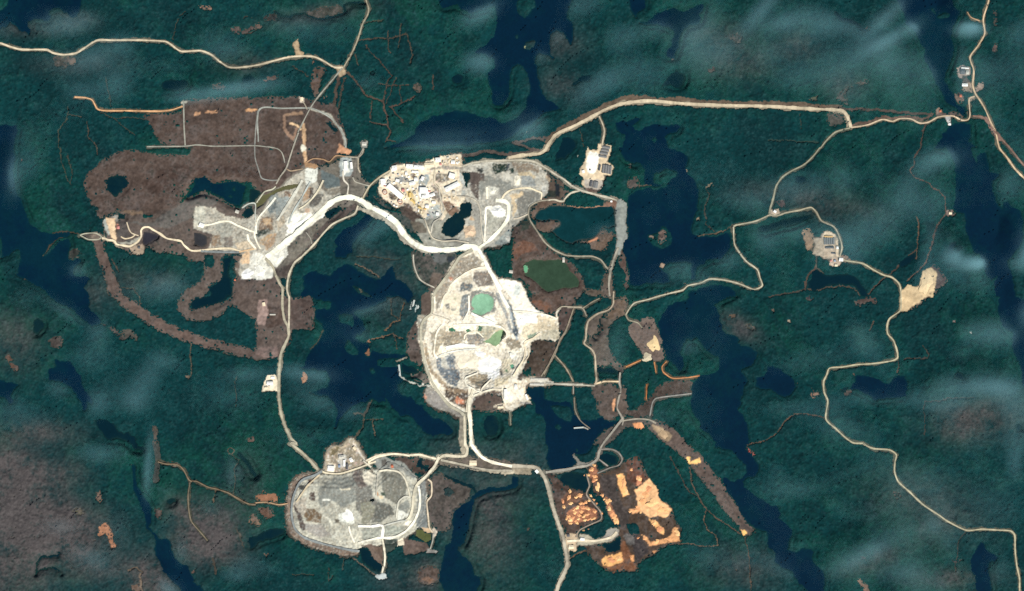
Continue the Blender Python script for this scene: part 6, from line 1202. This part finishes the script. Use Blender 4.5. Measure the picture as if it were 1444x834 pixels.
for b in [
 ("processing_hall", "long white processing hall lying diagonally at the left side of the plant yard", "industrial hall", 'pA 312,502', 27, 7.4, 41, 18, 'white'),
 ("warehouse", "shorter of two white warehouses along the plant yard's top edge", "warehouse", 'pA 478,203', 9, 4.8, 3, 10, 'white'),
 ("warehouse", "longer of two white warehouses along the plant yard's top edge", "warehouse", 'pA 584,216', 12, 4.6, 5, 10, 'white'),
 ("warehouse", "wide cream warehouse at the plant yard's top edge, next to a tall white block", "warehouse", 'pA 712,192', 13.5, 6.4, -4, 10, 'cream'),
 ("plant_building", "tall white block at the top of the plant yard beside a small red shed", "industrial building", 'pA 815,132', 7, 6, -4, 22, 'white'),
 ("shed", "small red roofed shed touching the tan pad at the top of the plant yard", "shed", 'pA 846,182', 2.6, 3, 0, 6, 'red'),
 ("workshop", "square white workshop alone on the tan pad, plant yard's top right corner", "workshop", 'pA 992,158', 5.4, 4.6, 0, 9, 'white'),
 ("shed", "narrow pale shed along the top edge of the tan pad", "shed", 'pA 932,104', 3.6, 2.4, -20, 6, 'pale'),
 ("storage_hall", "broad white storage hall at the plant yard's upper left corner", "storage hall", 'pA 302,226', 6.6, 6.2, -8, 11, 'white'),
 ("storage_hall", "tall white storage hall at the far left point of the plant yard", "storage hall", 'pA 168,392', 8.4, 6.4, 85, 13, 'white'),
 ("shed", "pale shed between the far left storage hall and the diagonal hall", "shed", 'pA 242,396', 5, 4.4, 30, 7, 'pale'),
 ("plant_building", "white building on the grey hardstanding above the diagonal hall", "industrial building", 'pA 338,374', 5, 4.2, 10, 9, 'white'),
 ("mill_building", "white mill building near the plant yard's right end, above a long slanting hall", "mill building", 'pA 978,318', 8.2, 7, 15, 15, 'white'),
 ("storage_hall", "long white hall slanting up to the right at the plant yard's right end", "storage hall", 'pA 980,446', 21, 6.2, -27, 14, 'white'),
 ("mill_building", "largest white building in the centre of the crowded plant yard", "mill building", 'pA 640,492', 9.6, 8.6, 0, 22, 'white'),
 ("plant_building", "white annex joined below the largest white plant building", "industrial building", 'pA 655,560', 6.5, 4.6, -10, 14, 'white'),
 ("plant_building", "white building with a slanted end, right of the central mill building", "industrial building", 'pA 750,542', 6.8, 4.4, -22, 12, 'white'),
 ("plant_building", "isolated white building on dark gravel at the bottom of the plant yard", "industrial building", 'pA 688,678', 5, 4.6, 0, 10, 'white'),
 ("shed", "low pale shed beside the dark slope at the plant yard's lower right", "shed", 'pA 765,630', 5.4, 3.2, 4, 6, 'white'),
 ("shed", "small white shed on the grey pad inside the road loop below the plant", "shed", 'pA 808,766', 4.2, 4.4, 0, 7, 'white'),
 ("plant_building", "white building left of the central mill building, above yellow steelwork", "industrial building", 'pA 512,405', 8.2, 4.6, -14, 11, 'white'),
 ("plant_building", "square white building just above the central mill building", "industrial building", 'pA 556,360', 4.6, 4.8, 0, 11, 'white'),
 ("silo_house", "slanted white silo house on blue grey gravel in the plant's upper middle", "silo house", 'pA 630,352', 6.2, 4, 118, 16, 'white'),
 ("shed", "long pale shed below the two white warehouses of the plant's top edge", "shed", 'pA 545,272', 9.4, 3, 3, 7, 'white'),
 ("shed", "square shed with a red roof right of the long diagonal hall", "shed", 'pA 405,488', 3.6, 4.2, 0, 7, 'red'),
 ("crusher_house", "yellow crusher house standing upright in the middle of the plant yard", "crusher house", 'pA 484,545', 6.2, 3, 90, 12, 'yellow'),
 ("conveyor_gallery", "yellow conveyor gallery slanting below the crusher house", "conveyor gallery", 'pA 520,618', 7.6, 2.6, 42, 9, 'yellow'),
 ("conveyor_gallery", "short yellow conveyor gallery at the bottom of the plant yard", "conveyor gallery", 'pA 602,694', 4.6, 2.2, 30, 8, 'yellow'),
 ("shed", "ochre shed beside the isolated white building at the plant's bottom", "shed", 'pA 664,710', 3.4, 2.2, 0, 6, 'orange'),
 ("workshop", "pale workshop on cream ground below the long slanting white hall", "workshop", 'pA 1000,512', 4, 3.6, 0, 8, 'pale'),
 ("shed", "pale pinkish shed at the upper left of the plant yard", "shed", 'pA 400,262', 4, 3.4, 0, 6, 'cream'),
 ("shed", "tall narrow white shed above the grey hardstanding of the plant yard", "shed", 'pA 442,290', 3, 5, 0, 7, 'white'),
]:
    building(*b, group=PL)
rs = random.Random(3)
spots = ['250,345', '290,290', '345,300', '395,320', '300,400', '380,400', '430,430', '470,330', '520,470', '560,480', '575,300', '610,420', '700,470', '715,500', '565,560', '610,600', '640,640', '690,610', '730,590', '560,660', '585,730', '620,745', '205,420', '190,440', '270,640', '300,665', '330,680', '440,560', '430,590', '870,150', '900,170', '940,150', '1040,110', '1060,160', '960,130', '1040,170', '830,275', '1010,360', '1040,390', '900,590', '950,580', '1000,575', '750,700', '760,760', '700,780', '420,520', '590,640', '460,480']
for s in spots:
    building("shed", "small shed or container scattered in the crowded plant yard", "shed", 'pA ' + s, rs.uniform(1.6, 3.2), rs.uniform(1.3, 2.2), rs.choice([0, 41, 90, -27, 10]), rs.uniform(3, 6), rs.choice(['white', 'white', 'white', 'pale', 'pale', 'cream', 'cream', 'grey', 'blue', 'white', 'red']), group='sheds scattered in the plant yard', parts=False)
# lined compounds east of the plant and the camp on the right
for i, y in enumerate((152, 187, 222, 258)):
    building("long_shed", "long low grey shed in the four row upper compound beside the white pad", "shed", 'q5 %d,%d' % (540 - i * 13, y), 11, 3.4, 9, 2.5, 'grey', 'sheds in the upper compound')
for i, x in enumerate((506, 535, 563, 590)):
    building("long_shed", "long low grey shed in the right hand compound beside the white pad", "shed", 'q5 %d,%d' % (x, 405 + i * 5), 11.5, 2.8, 96, 4, 'grey', 'sheds in the right compound')
building("long_shed", "dark narrow shed at the left of the bottom compound beside the white pad", "shed", 'q5 362,578', 8.6, 3.8, 102, 4, 'slate')
building("long_shed", "wide grey shed at the right of the bottom compound beside the white pad", "shed", 'q5 415,592', 8.8, 6.6, 102, 5, 'grey')
building("shed", "narrow slate shed between the white pad and the right hand compound", "shed", 'q5 462,392', 8, 2.4, 100, 4, 'slate')
building("hut", "tiny dark hut standing alone on the white pad", "hut", 'q5 350,416', 2, 2, 0, 4, 'slate')
building("hut", "tiny white hut by the road junction below the compounds", "hut", 'q5 600,787', 2.6, 2.4, 0, 4, 'white')
building("shed", "small white shed at the left edge of the white pad", "shed", 'q5 270,438', 4, 3.4, 80, 5, 'white')
for i, x in enumerate((395, 424, 453, 482, 511)):
    building("accommodation_block", "grey roofed accommodation block in the row of five at the right hand camp", "accommodation", 'q6 %d,374' % x, 9.2, 2.3, 90, 5, 'grey', 'accommodation blocks of the camp')
building("dining_hall", "long slate roofed hall across the foot of the accommodation blocks", "hall", 'q6 458,458', 12.4, 2.6, 0, 6, 'slate')
building("long_shed", "long orange roofed shed across the head of the accommodation blocks", "shed", 'q6 443,314', 12.4, 2.2, 0, 5, 'orange')
building("workshop", "bright white workshop beside the road bend right of the camp", "workshop", 'q6 610,615', 5.4, 4.8, 4, 9, 'white')
building("shed", "small blue roofed shed on the southern pad of the camp", "shed", 'q6 529,630', 2.6, 2.6, 0, 5, 'blue')
building("shed", "small red roofed shed on the southern pad of the camp", "shed", 'q6 482,630', 2.2, 2.4, 0, 5, 'red')
building("shed", "small white shed at the camp's right edge beside the road", "shed", 'q6 562,460', 2.8, 3.6, 0, 6, 'white')
building("shed", "pale shed at the lower end of the camp's southern pad", "shed", 'q6 545,690', 4, 3, 0, 6, 'cream')
building("shed", "slate roofed shed in the lower middle of the camp", "shed", 'q6 510,532', 6, 2, 8, 5, 'slate')
# upper right corner
building("depot", "slate roofed depot on the upper of two gravel yards, top right corner", "depot", 'q7 277,248', 6.4, 7.4, 0, 8, 'slate')
building("shed", "long white shed along the top of the upper gravel yard, top right corner", "shed", 'q7 298,219', 10.5, 1.7, 4, 5, 'white')
building("shed", "pale shed beside the slate roofed depot, top right corner", "shed", 'q7 318,255', 4, 5.6, 0, 6, 'pale')
building("workshop", "white workshop on the lower of two gravel yards, top right corner", "workshop", 'q7 297,360', 8, 4, 0, 8, 'white')
building("hut", "small vermilion roofed hut on the tan clearing by the lake, top right corner", "hut", 'q7 262,452', 3, 3.4, 0, 5, 'vermilion')
building("hut", "small vermilion roofed hut by the lakeside road at the upper right", "hut", 'q7 92,579', 2.4, 2.8, 0, 5, 'vermilion')
building("pump_house", "pale pump house at the end of the grey strip by the lake, upper right", "pump house", 'q7 172,688', 3.4, 3, 0, 6, 'white')
building("hut", "pale hut beside the winding brown track left of the right hand lake", "hut", 't31 1025,367', 4, 3.4, 0, 5, 'cream')
building("hut", "white hut on the small pale yard where the lane meets the lake road", "hut", 't31 38,358', 4, 3.4, 30, 5, 'white')
# west and south
building("depot", "cream depot on the square pad beside the road south of the gravel works", "depot", 't12 80,490', 9, 5, 0, 8, 'white')
building("shed", "white shed at the top of the square pad beside the western road", "shed", 't12 95,458', 5, 3, 0, 6, 'white')
building("shed", "pale shed at the lower left corner of the square pad by the western road", "shed", 't12 58,515', 4.4, 3, 0, 6, 'cream')
building("shed", "long pale shed on the pinkish patch left of the two parallel roads", "shed", 't12 95,103', 8, 1.8, 0, 5, 'pale')
building("shed", "white shed on the pinkish patch left of the two parallel roads", "shed", 't12 45,45', 5, 4, 80, 6, 'cream')
SY = 'sheds of the yard above the spoil heap'
for b in [("workshop", "bright white workshop at the lower left of the yard above the spoil heap", "workshop", 'pF 293,222', 9, 7, 4, 9, 'white'), ("depot", "pale depot in the middle of the yard above the spoil heap", "depot", 'pF 358,152', 7, 5, -6, 8, 'pale'),
          ("shed", "small blue roofed shed in the yard above the spoil heap", "shed", 'pF 345,208', 3, 4, 0, 5, 'blue'), ("shed", "narrow dark shed standing upright in the yard above the spoil heap", "shed", 'pF 393,210', 8, 2.6, 90, 6, 'slate'),
          ("shed", "narrow white shed beside a dark one in the yard above the spoil heap", "shed", 'pF 375,190', 9, 3, 90, 6, 'white'), ("shed", "tan roofed shed at the upper tip of the yard above the spoil heap", "shed", 'pF 440,98', 5, 4, 45, 6, 'cream'),
          ("shed", "white shed at the right of the yard above the spoil heap", "shed", 'pF 418,170', 4, 6, -30, 6, 'white'), ("hut", "orange roofed hut by the road north of the spoil heap", "hut", 'pG 190,208', 3, 3, 0, 5, 'vermilion')]:
    building(*b, group=SY)
building("shed", "long cream shed on the widened verge of the eastern haul road", "shed", 't13 1222,112', 10, 7, 0, 7, 'cream')
building("hut", "white hut where the haul road meets the diggings road", "hut", 't23 140,160', 5, 4, 50, 5, 'white')
building("shed", "cream shed at the sharp bend by the entrance of the orange diggings", "shed", 'pH 155,620', 7, 5, 0, 6, 'cream')
building("shed", "small slate shed beside the road at the entrance of the orange diggings", "shed", 'pH 138,548', 3.6, 4, 0, 5, 'slate')
building("shed", "white shed on the pale pad of the orange diggings", "shed", 'pH 225,572', 6, 3.6, 8, 6, 'white')
NW = 'sheds of the gravel works'
for b in [("crusher_house", "white crusher house on the pale block left of a narrower white building", "crusher house", 'q3 945,665', 12, 5, 90, 10, 'white'), ("screening_house", "narrow white screening house on the pale block north of the main haul road", "screening house", 'q3 998,665', 9, 3.2, 85, 9, 'white'), ("shed", "pale ringed shed at the end of the short lane, edge of the woods", "shed", 'q3 1115,470', 6, 5, 0, 6, 'pale'),
          ("hut", "small pale hut on a spur north of the brown clearing road", "hut", 'q3 548,65', 5, 4, 90, 5, 'cream'), ("shed", "red roofed shed on the tan pad at the western end of the cream road", "shed", 'q4 563,342', 3, 4, 0, 5, 'red'),
          ("shed", "white shed on the grey western patch of the gravel works", "shed", 'q2 205,345', 7, 6, 20, 6, 'white'), ("hut", "dark hut on the round tan pad below the cream western road", "hut", 'q4 805,578', 3.2, 3.4, 0, 5, 'slate'), ("shed", "pale shed on the blue grey hillock in the gravel works", "shed", 'q2 505,232', 5, 4.4, 20, 6, 'pale'), ("hut", "small orange roofed hut at the lower end of the gravel works", "hut", 'q2 486,805', 2.4, 2.6, 0, 5, 'vermilion')]:
    building(*b, group=NW)
JY = 'buildings of the jetty yard'
for b in [("long_shed", "long grey shed in the upper row of the jetty yard's eastern arm", "shed", 'pE 1000,472', 24, 3.4, 1, 7, 'pale'), ("long_shed", "long grey shed in the lower row of the jetty yard's eastern arm", "shed", 'pE 985,512', 20, 3.2, 1, 7, 'pale'), ("pump_house", "white pump house by the inlet below the jetty yard", "pump house", 'pE 905,612', 8, 2.6, 70, 6, 'white'), ("storage_hall", "cream storage hall standing upright in the jetty yard", "storage hall", 'pE 738,590', 14, 4, 90, 9, 'white'),
          ("shed", "white shed at the top left of the jetty yard", "shed", 'pE 820,530', 4, 6, 0, 7, 'white'), ("shed", "low cream shed along the bottom edge of the jetty yard", "shed", 'pE 700,690', 8, 3, -6, 6, 'cream'), ("hut", "pale hut on the lane just outside the perimeter road, left of the pit", "hut", 'pE 92,508', 3, 3, 0, 5, 'pale')]:
    building(*b, group=JY)
building("shed", "small pale shed beside the inlet track of the olive settling pond", "shed", 'pD 325,215', 5, 4, 10, 6, 'pale')
building("pump_house", "pale pump house at the settling pond's upper right shore", "pump house", 'pD 800,108', 3, 7, 0, 5, 'pale')
for s, lb in (('pB 640,372', "hut"),):
    pass
# tanks
def tank(at, r, label, liquid, ringmat):
    p = pts(at)[0]
    t = empty("thickener_tank", (wx(p[0]), wy(p[1]), base_z(p)))
    tag(t, label, "tank")
    R0 = r * PXM
    a = MB(); a.lathe([(R0, -6), (R0, 8), (R0 * .72, 8), (R0 * .72, 6.2)]); a.build("tank_wall", ringmat, t)
    b_ = MB(); b_.lathe([(R0 * .72, 6.4), (.2, 6.9)]); b_.build("liquid", liquid, t)
    c = MB(); c.box(-R0, R0, -1.2, 1.2, 8.3, 9.2); c.build("rake_bridge", M_VENT, t)
    d_ = MB(); d_.lathe([(2.4, 6.5), (2.4, 10.4), (.1, 11)], 14); d_.build("drive_housing", ringmat, c and t)
tank('pA 190,512', 3.5, "round rust brown tank left of the long white diagonal hall", M_SLUDGE, ROOFS['rust'])
tank('pA 370,624', 3.5, "round rust brown tank below the lower end of the long white diagonal hall", M_SLUDGE, ROOFS['rust'])
tank('pA 540,520', 2.4, "small pale tank right of the yellow crusher house", ROOFS['pale'], M_WALL)
tank('pA 455,375', 2.2, "small pale tank on the grey hardstanding of the plant yard", ROOFS['pale'], M_WALLG)

# mounds of sand and gravel
def mound_mesh(seed, colour, amt):
    r = np.random.default_rng(seed)
    n, k = 26, 8
    ph = r.uniform(0, 6.28, 5); am = r.uniform(.04, .13, 5)
    V, C_ = [], []
    base = alb_of(colour)
    for i in range(k + 1):
        t = i / k
        for j in range(n):
            a = 2 * math.pi * j / n
            out = 1 + sum(am[q] * math.cos((q + 2) * a + ph[q]) for q in range(5))
            rad = t * out
            h = (1 - t) ** 1.15 * (1 + .25 * r.standard_normal() * t * (1 - t)) - .05 * t
            V.append((rad * math.cos(a), rad * math.sin(a), h)); C_.append(np.clip(base * (1 + amt * r.standard_normal()), .02, .82))
    F = []
    for i in range(k):
        for j in range(n):
            jj = (j + 1) % n
            F.append((i * n + j, (i + 1) * n + j, (i + 1) * n + jj, i * n + jj))
    return V, F, C_
def proto(name, seed, colour, amt=.07):
    V, F, C_ = mound_mesh(seed, colour, amt)
    o = mesh_obj(name, V, F, M_ROAD, None, False, C_)
    o.hide_render = False
    return o
SANDS = [(250, 196, 140), (246, 182, 130), (252, 206, 150), (232, 164, 120)]
def place(protos, used, name, label, cat, group, at, rx, ry, h, ang):
    i = hash((round(rx * 10), at)) if False else (len(used) % len(protos))
    key = protos[i]
    o = key if key.name not in [u for u in used] and key.get("label") is None else key.copy()
    if o is not key:
        COL.objects.link(o)
    used.append(key.name)
    p = pts(at)[0]
    o.location = (wx(p[0]), wy(p[1]), float(sample(TOP, p[0], p[1])) + .2)
    o.rotation_euler = (0, 0, -math.radians(ang))
    o.scale = (rx * PXM, ry * PXM, h)
    for k_ in ("label", "category", "group"):
        if k_ in o: del o[k_]
    tag(o, label, cat, group)
    return o
P1 = [proto("sand_mound", 40 + i, SANDS[i % 4]) for i in range(6)]
used = []
rm = random.Random(9)
G1 = [(147, 282, 1.6, 3.2), (141, 315, 1.6, 3.4), (152, 352, 2.6, 1.7), (103, 338, 1.4, 2.6), (110, 372, 1.6, 2), (207, 303, 3.6, 2), (186, 312, 2.4, 1.5), (214, 352, 2.2, 1.8), (190, 378, 2.8, 2), (228, 378, 3, 2), (258, 384, 2.6, 1.8), (214, 402, 3.2, 1.7), (176, 410, 2.6, 1.8), (138, 430, 2.4, 2), (150, 452, 3, 2.6), (166, 438, 2, 2), (188, 472, 2.2, 2), (202, 426, 3, 1.6), (232, 432, 3, 1.6), (256, 420, 2.2, 1.4), (238, 456, 2.4, 1.4), (262, 450, 2.8, 1.4), (292, 446, 3, 1.4), (302, 402, 2.2, 1.6), (278, 300, 1.6, 2.2), (300, 328, 1.8, 1.6), (268, 332, 1.6, 1.8), (318, 350, 1.6, 1.6), (150, 474, 2, 1.5), (246, 345, 2, 1.6), (170, 392, 1.6, 1.4), (230, 352, 1.6, 1.4), (198, 448, 1.8, 1.4), (180, 458, 1.6, 1.4), (128, 445, 1.2, 2)]
for x, y, a, b in G1:
    place(P1, used, "sand_mound", "bright orange sand mound heaped in the western diggings, left of the winding track", "sand mound", "mounds in the western diggings", 'pH %d,%d' % (x, y), a * 1.35, b * 1.3, rm.uniform(5, 8), rm.uniform(-30, 30))
G2 = [(284, 142, 3.4, 2), (300, 117, 2.4, 1.6), (302, 186, 2.6, 2), (320, 250, 2.2, 5), (294, 212, 1.8, 2), (262, 176, 2.2, 1.8), (350, 300, 2.6, 2.6), (384, 340, 3.4, 3.2), (346, 414, 1.8, 1.8), (392, 384, 2.2, 2.6), (406, 412, 2.6, 3.4), (436, 462, 3, 3.6), (422, 434, 3, 3), (358, 326, 1.8, 2), (300, 494, 3.2, 2.2), (284, 514, 3, 1.6), (258, 510, 2.6, 1.4), (232, 520, 2, 1.2), (236, 178, 1.4, 1.4), (310, 205, 1.4, 1.6)]
for x, y, a, b in G2:
    place(P1, used, "sand_mound", "orange sand mound in the row along the right side of the winding track", "sand mound", "mounds along the winding track", 'pH %d,%d' % (x, y), a * 1.3, b * 1.3, rm.uniform(4, 7), rm.uniform(-20, 35))
G3 = [(620, 300, 7, 6), (660, 350, 8, 6), (640, 260, 5, 5), (700, 390, 7, 5), (600, 340, 5, 4), (740, 400, 4, 3), (480, 230, 3, 8), (495, 280, 3, 5), (705, 510, 5, 4), (670, 470, 2.6, 5), (610, 570, 5, 3), (680, 590, 6, 3), (760, 575, 6, 3), (815, 540, 3, 5), (400, 705, 6, 4), (450, 695, 4, 4), (530, 690, 2, 3.4), (520, 402, 2, 1.8), (550, 394, 3, 2), (585, 408, 1.8, 1.8), (570, 565, 2.2, 1.4), (575, 200, 3.4, 4), (527, 142, 2.2, 2), (800, 520, 2, 2), (560, 372, 1.6, 1.6)]
for x, y, a, b in G3:
    place(P1, used, "sand_mound", "broad orange sand mound in the eastern diggings, right of the dark strip", "sand mound", "mounds in the eastern diggings", 'pH %d,%d' % (x, y), a, b, rm.uniform(3, 6), rm.uniform(-30, 30))
for i, (at, lab, col, rx, ry, h, an) in enumerate([
    ('pB 275,330', "white stockpile hooked round by a pale track, centre of the stockpile yard", (228, 228, 216), 6, 5, 10, 0), ('pB 470,250', "tall cream stockpile by the upper edge of the stockpile yard", (240, 234, 216), 4.4, 7, 10, 0),
    ('pB 315,490', "big white stockpile inside the cream haul road's loop", (254, 252, 244), 10, 6, 16, 15), ('pB 100,645', "pinkish tan stockpile right of the square cut dark pond", (222, 196, 168), 8, 7, 12, 0),
    ('pE 610,385', "largest white tailings mound near the bottom of the open pit", (255, 254, 246), 16, 14, 14, 10), ('pE 430,345', "cream tailings mound left of the largest white one in the pit", (240, 232, 212), 13, 9, 10, -10),
    ('pE 545,275', "small bright white mound on the white bench road of the pit", (255, 255, 250), 6, 4, 6, 10), ('pE 800,285', "white mound at the right end of the open pit", (250, 246, 236), 5, 5, 7, 20),
    ('pD 470,625', "white tailings mound spread at the end of the diagonal haul road", (255, 254, 246), 14, 8, 10, 0), ('pF 400,515', "white mound on the left half of the spoil heap", (252, 252, 244), 8, 8, 10, 30),
    ('q2 590,755', "brightest white heap at the foot of the gravel works", (252, 252, 246), 10, 6, 12, -10), ('q2 695,745', "broad pale heap right of the brightest one in the gravel works", (242, 242, 234), 9, 9, 11, 0),
    ('q1 430,395', "white heap beside the main haul road in the gravel works", (250, 248, 238), 12, 5, 9, -40), ('q1 260,660', "pale fan shaped heap below the main haul road in the gravel works", (236, 236, 226), 10, 8, 8, -40),
    ('t31 895,765', "cream sand heap in the quarry by the road at the right", (232, 208, 168), 9, 14, 9, 20), ('q8 560,300', "cream heap on the brown mound right of the dry valley", (232, 206, 160), 8, 12, 10, -15), ('q8 520,390', "pale heap at the foot of the brown mound right of the dry valley", (206, 196, 170), 7, 6, 8, 0),
    ('q4 490,330', "tan heap on the wedge shaped pad at the western end", (232, 206, 172), 6, 13, 6, -15), ('t22 855,780', "tan heap at the upper end of the brown airstrip", (196, 170, 138), 7, 5, 6, 40)]):
    o = proto("gravel_stockpile", 70 + i, col, .05)
    place([o], [], "gravel_stockpile", lab, "stockpile", None, at, rx, ry, h, an)
# jetties reaching into the middle lake
def jetty(a, b, w, label):
    p, q = pts(a)[0], pts(b)[0]
    L = np.hypot(*(q - p)) * PXM
    c = (p + q) / 2
    t = empty("jetty", (wx(c[0]), wy(c[1]), 0), math.degrees(math.atan2(q[1] - p[1], q[0] - p[0])))
    tag(t, label, "jetty")
    d_ = MB(); d_.box(-L / 2, L / 2, -w, w, 9.2, 10.4); d_.build("deck", M_TIMBER, t)
    for i in range(5):
        for s in (-1, 1):
            k_ = MB(); x = -L / 2 + L * (i + .5) / 5
            k_.box(x - .5, x + .5, s * w * .8 - .5, s * w * .8 + .5, -4, 9.2); k_.build("pile", M_WALLG, t)
jetty('pC 28,470', 'pC 8,560', 6, "pale jetty reaching into the middle lake, left of a second one")
jetty('pC 70,510', 'pC 55,560', 6, "second pale jetty right of the first, at the middle lake")
jetty('t22 348,742', 't22 402,738', 5, "pale jetty on the dark lake north of the orange diggings")
jetty('t12 805,385', 't12 812,450', 6, "pale curved embankment jetty beside the small pool left of the pit")
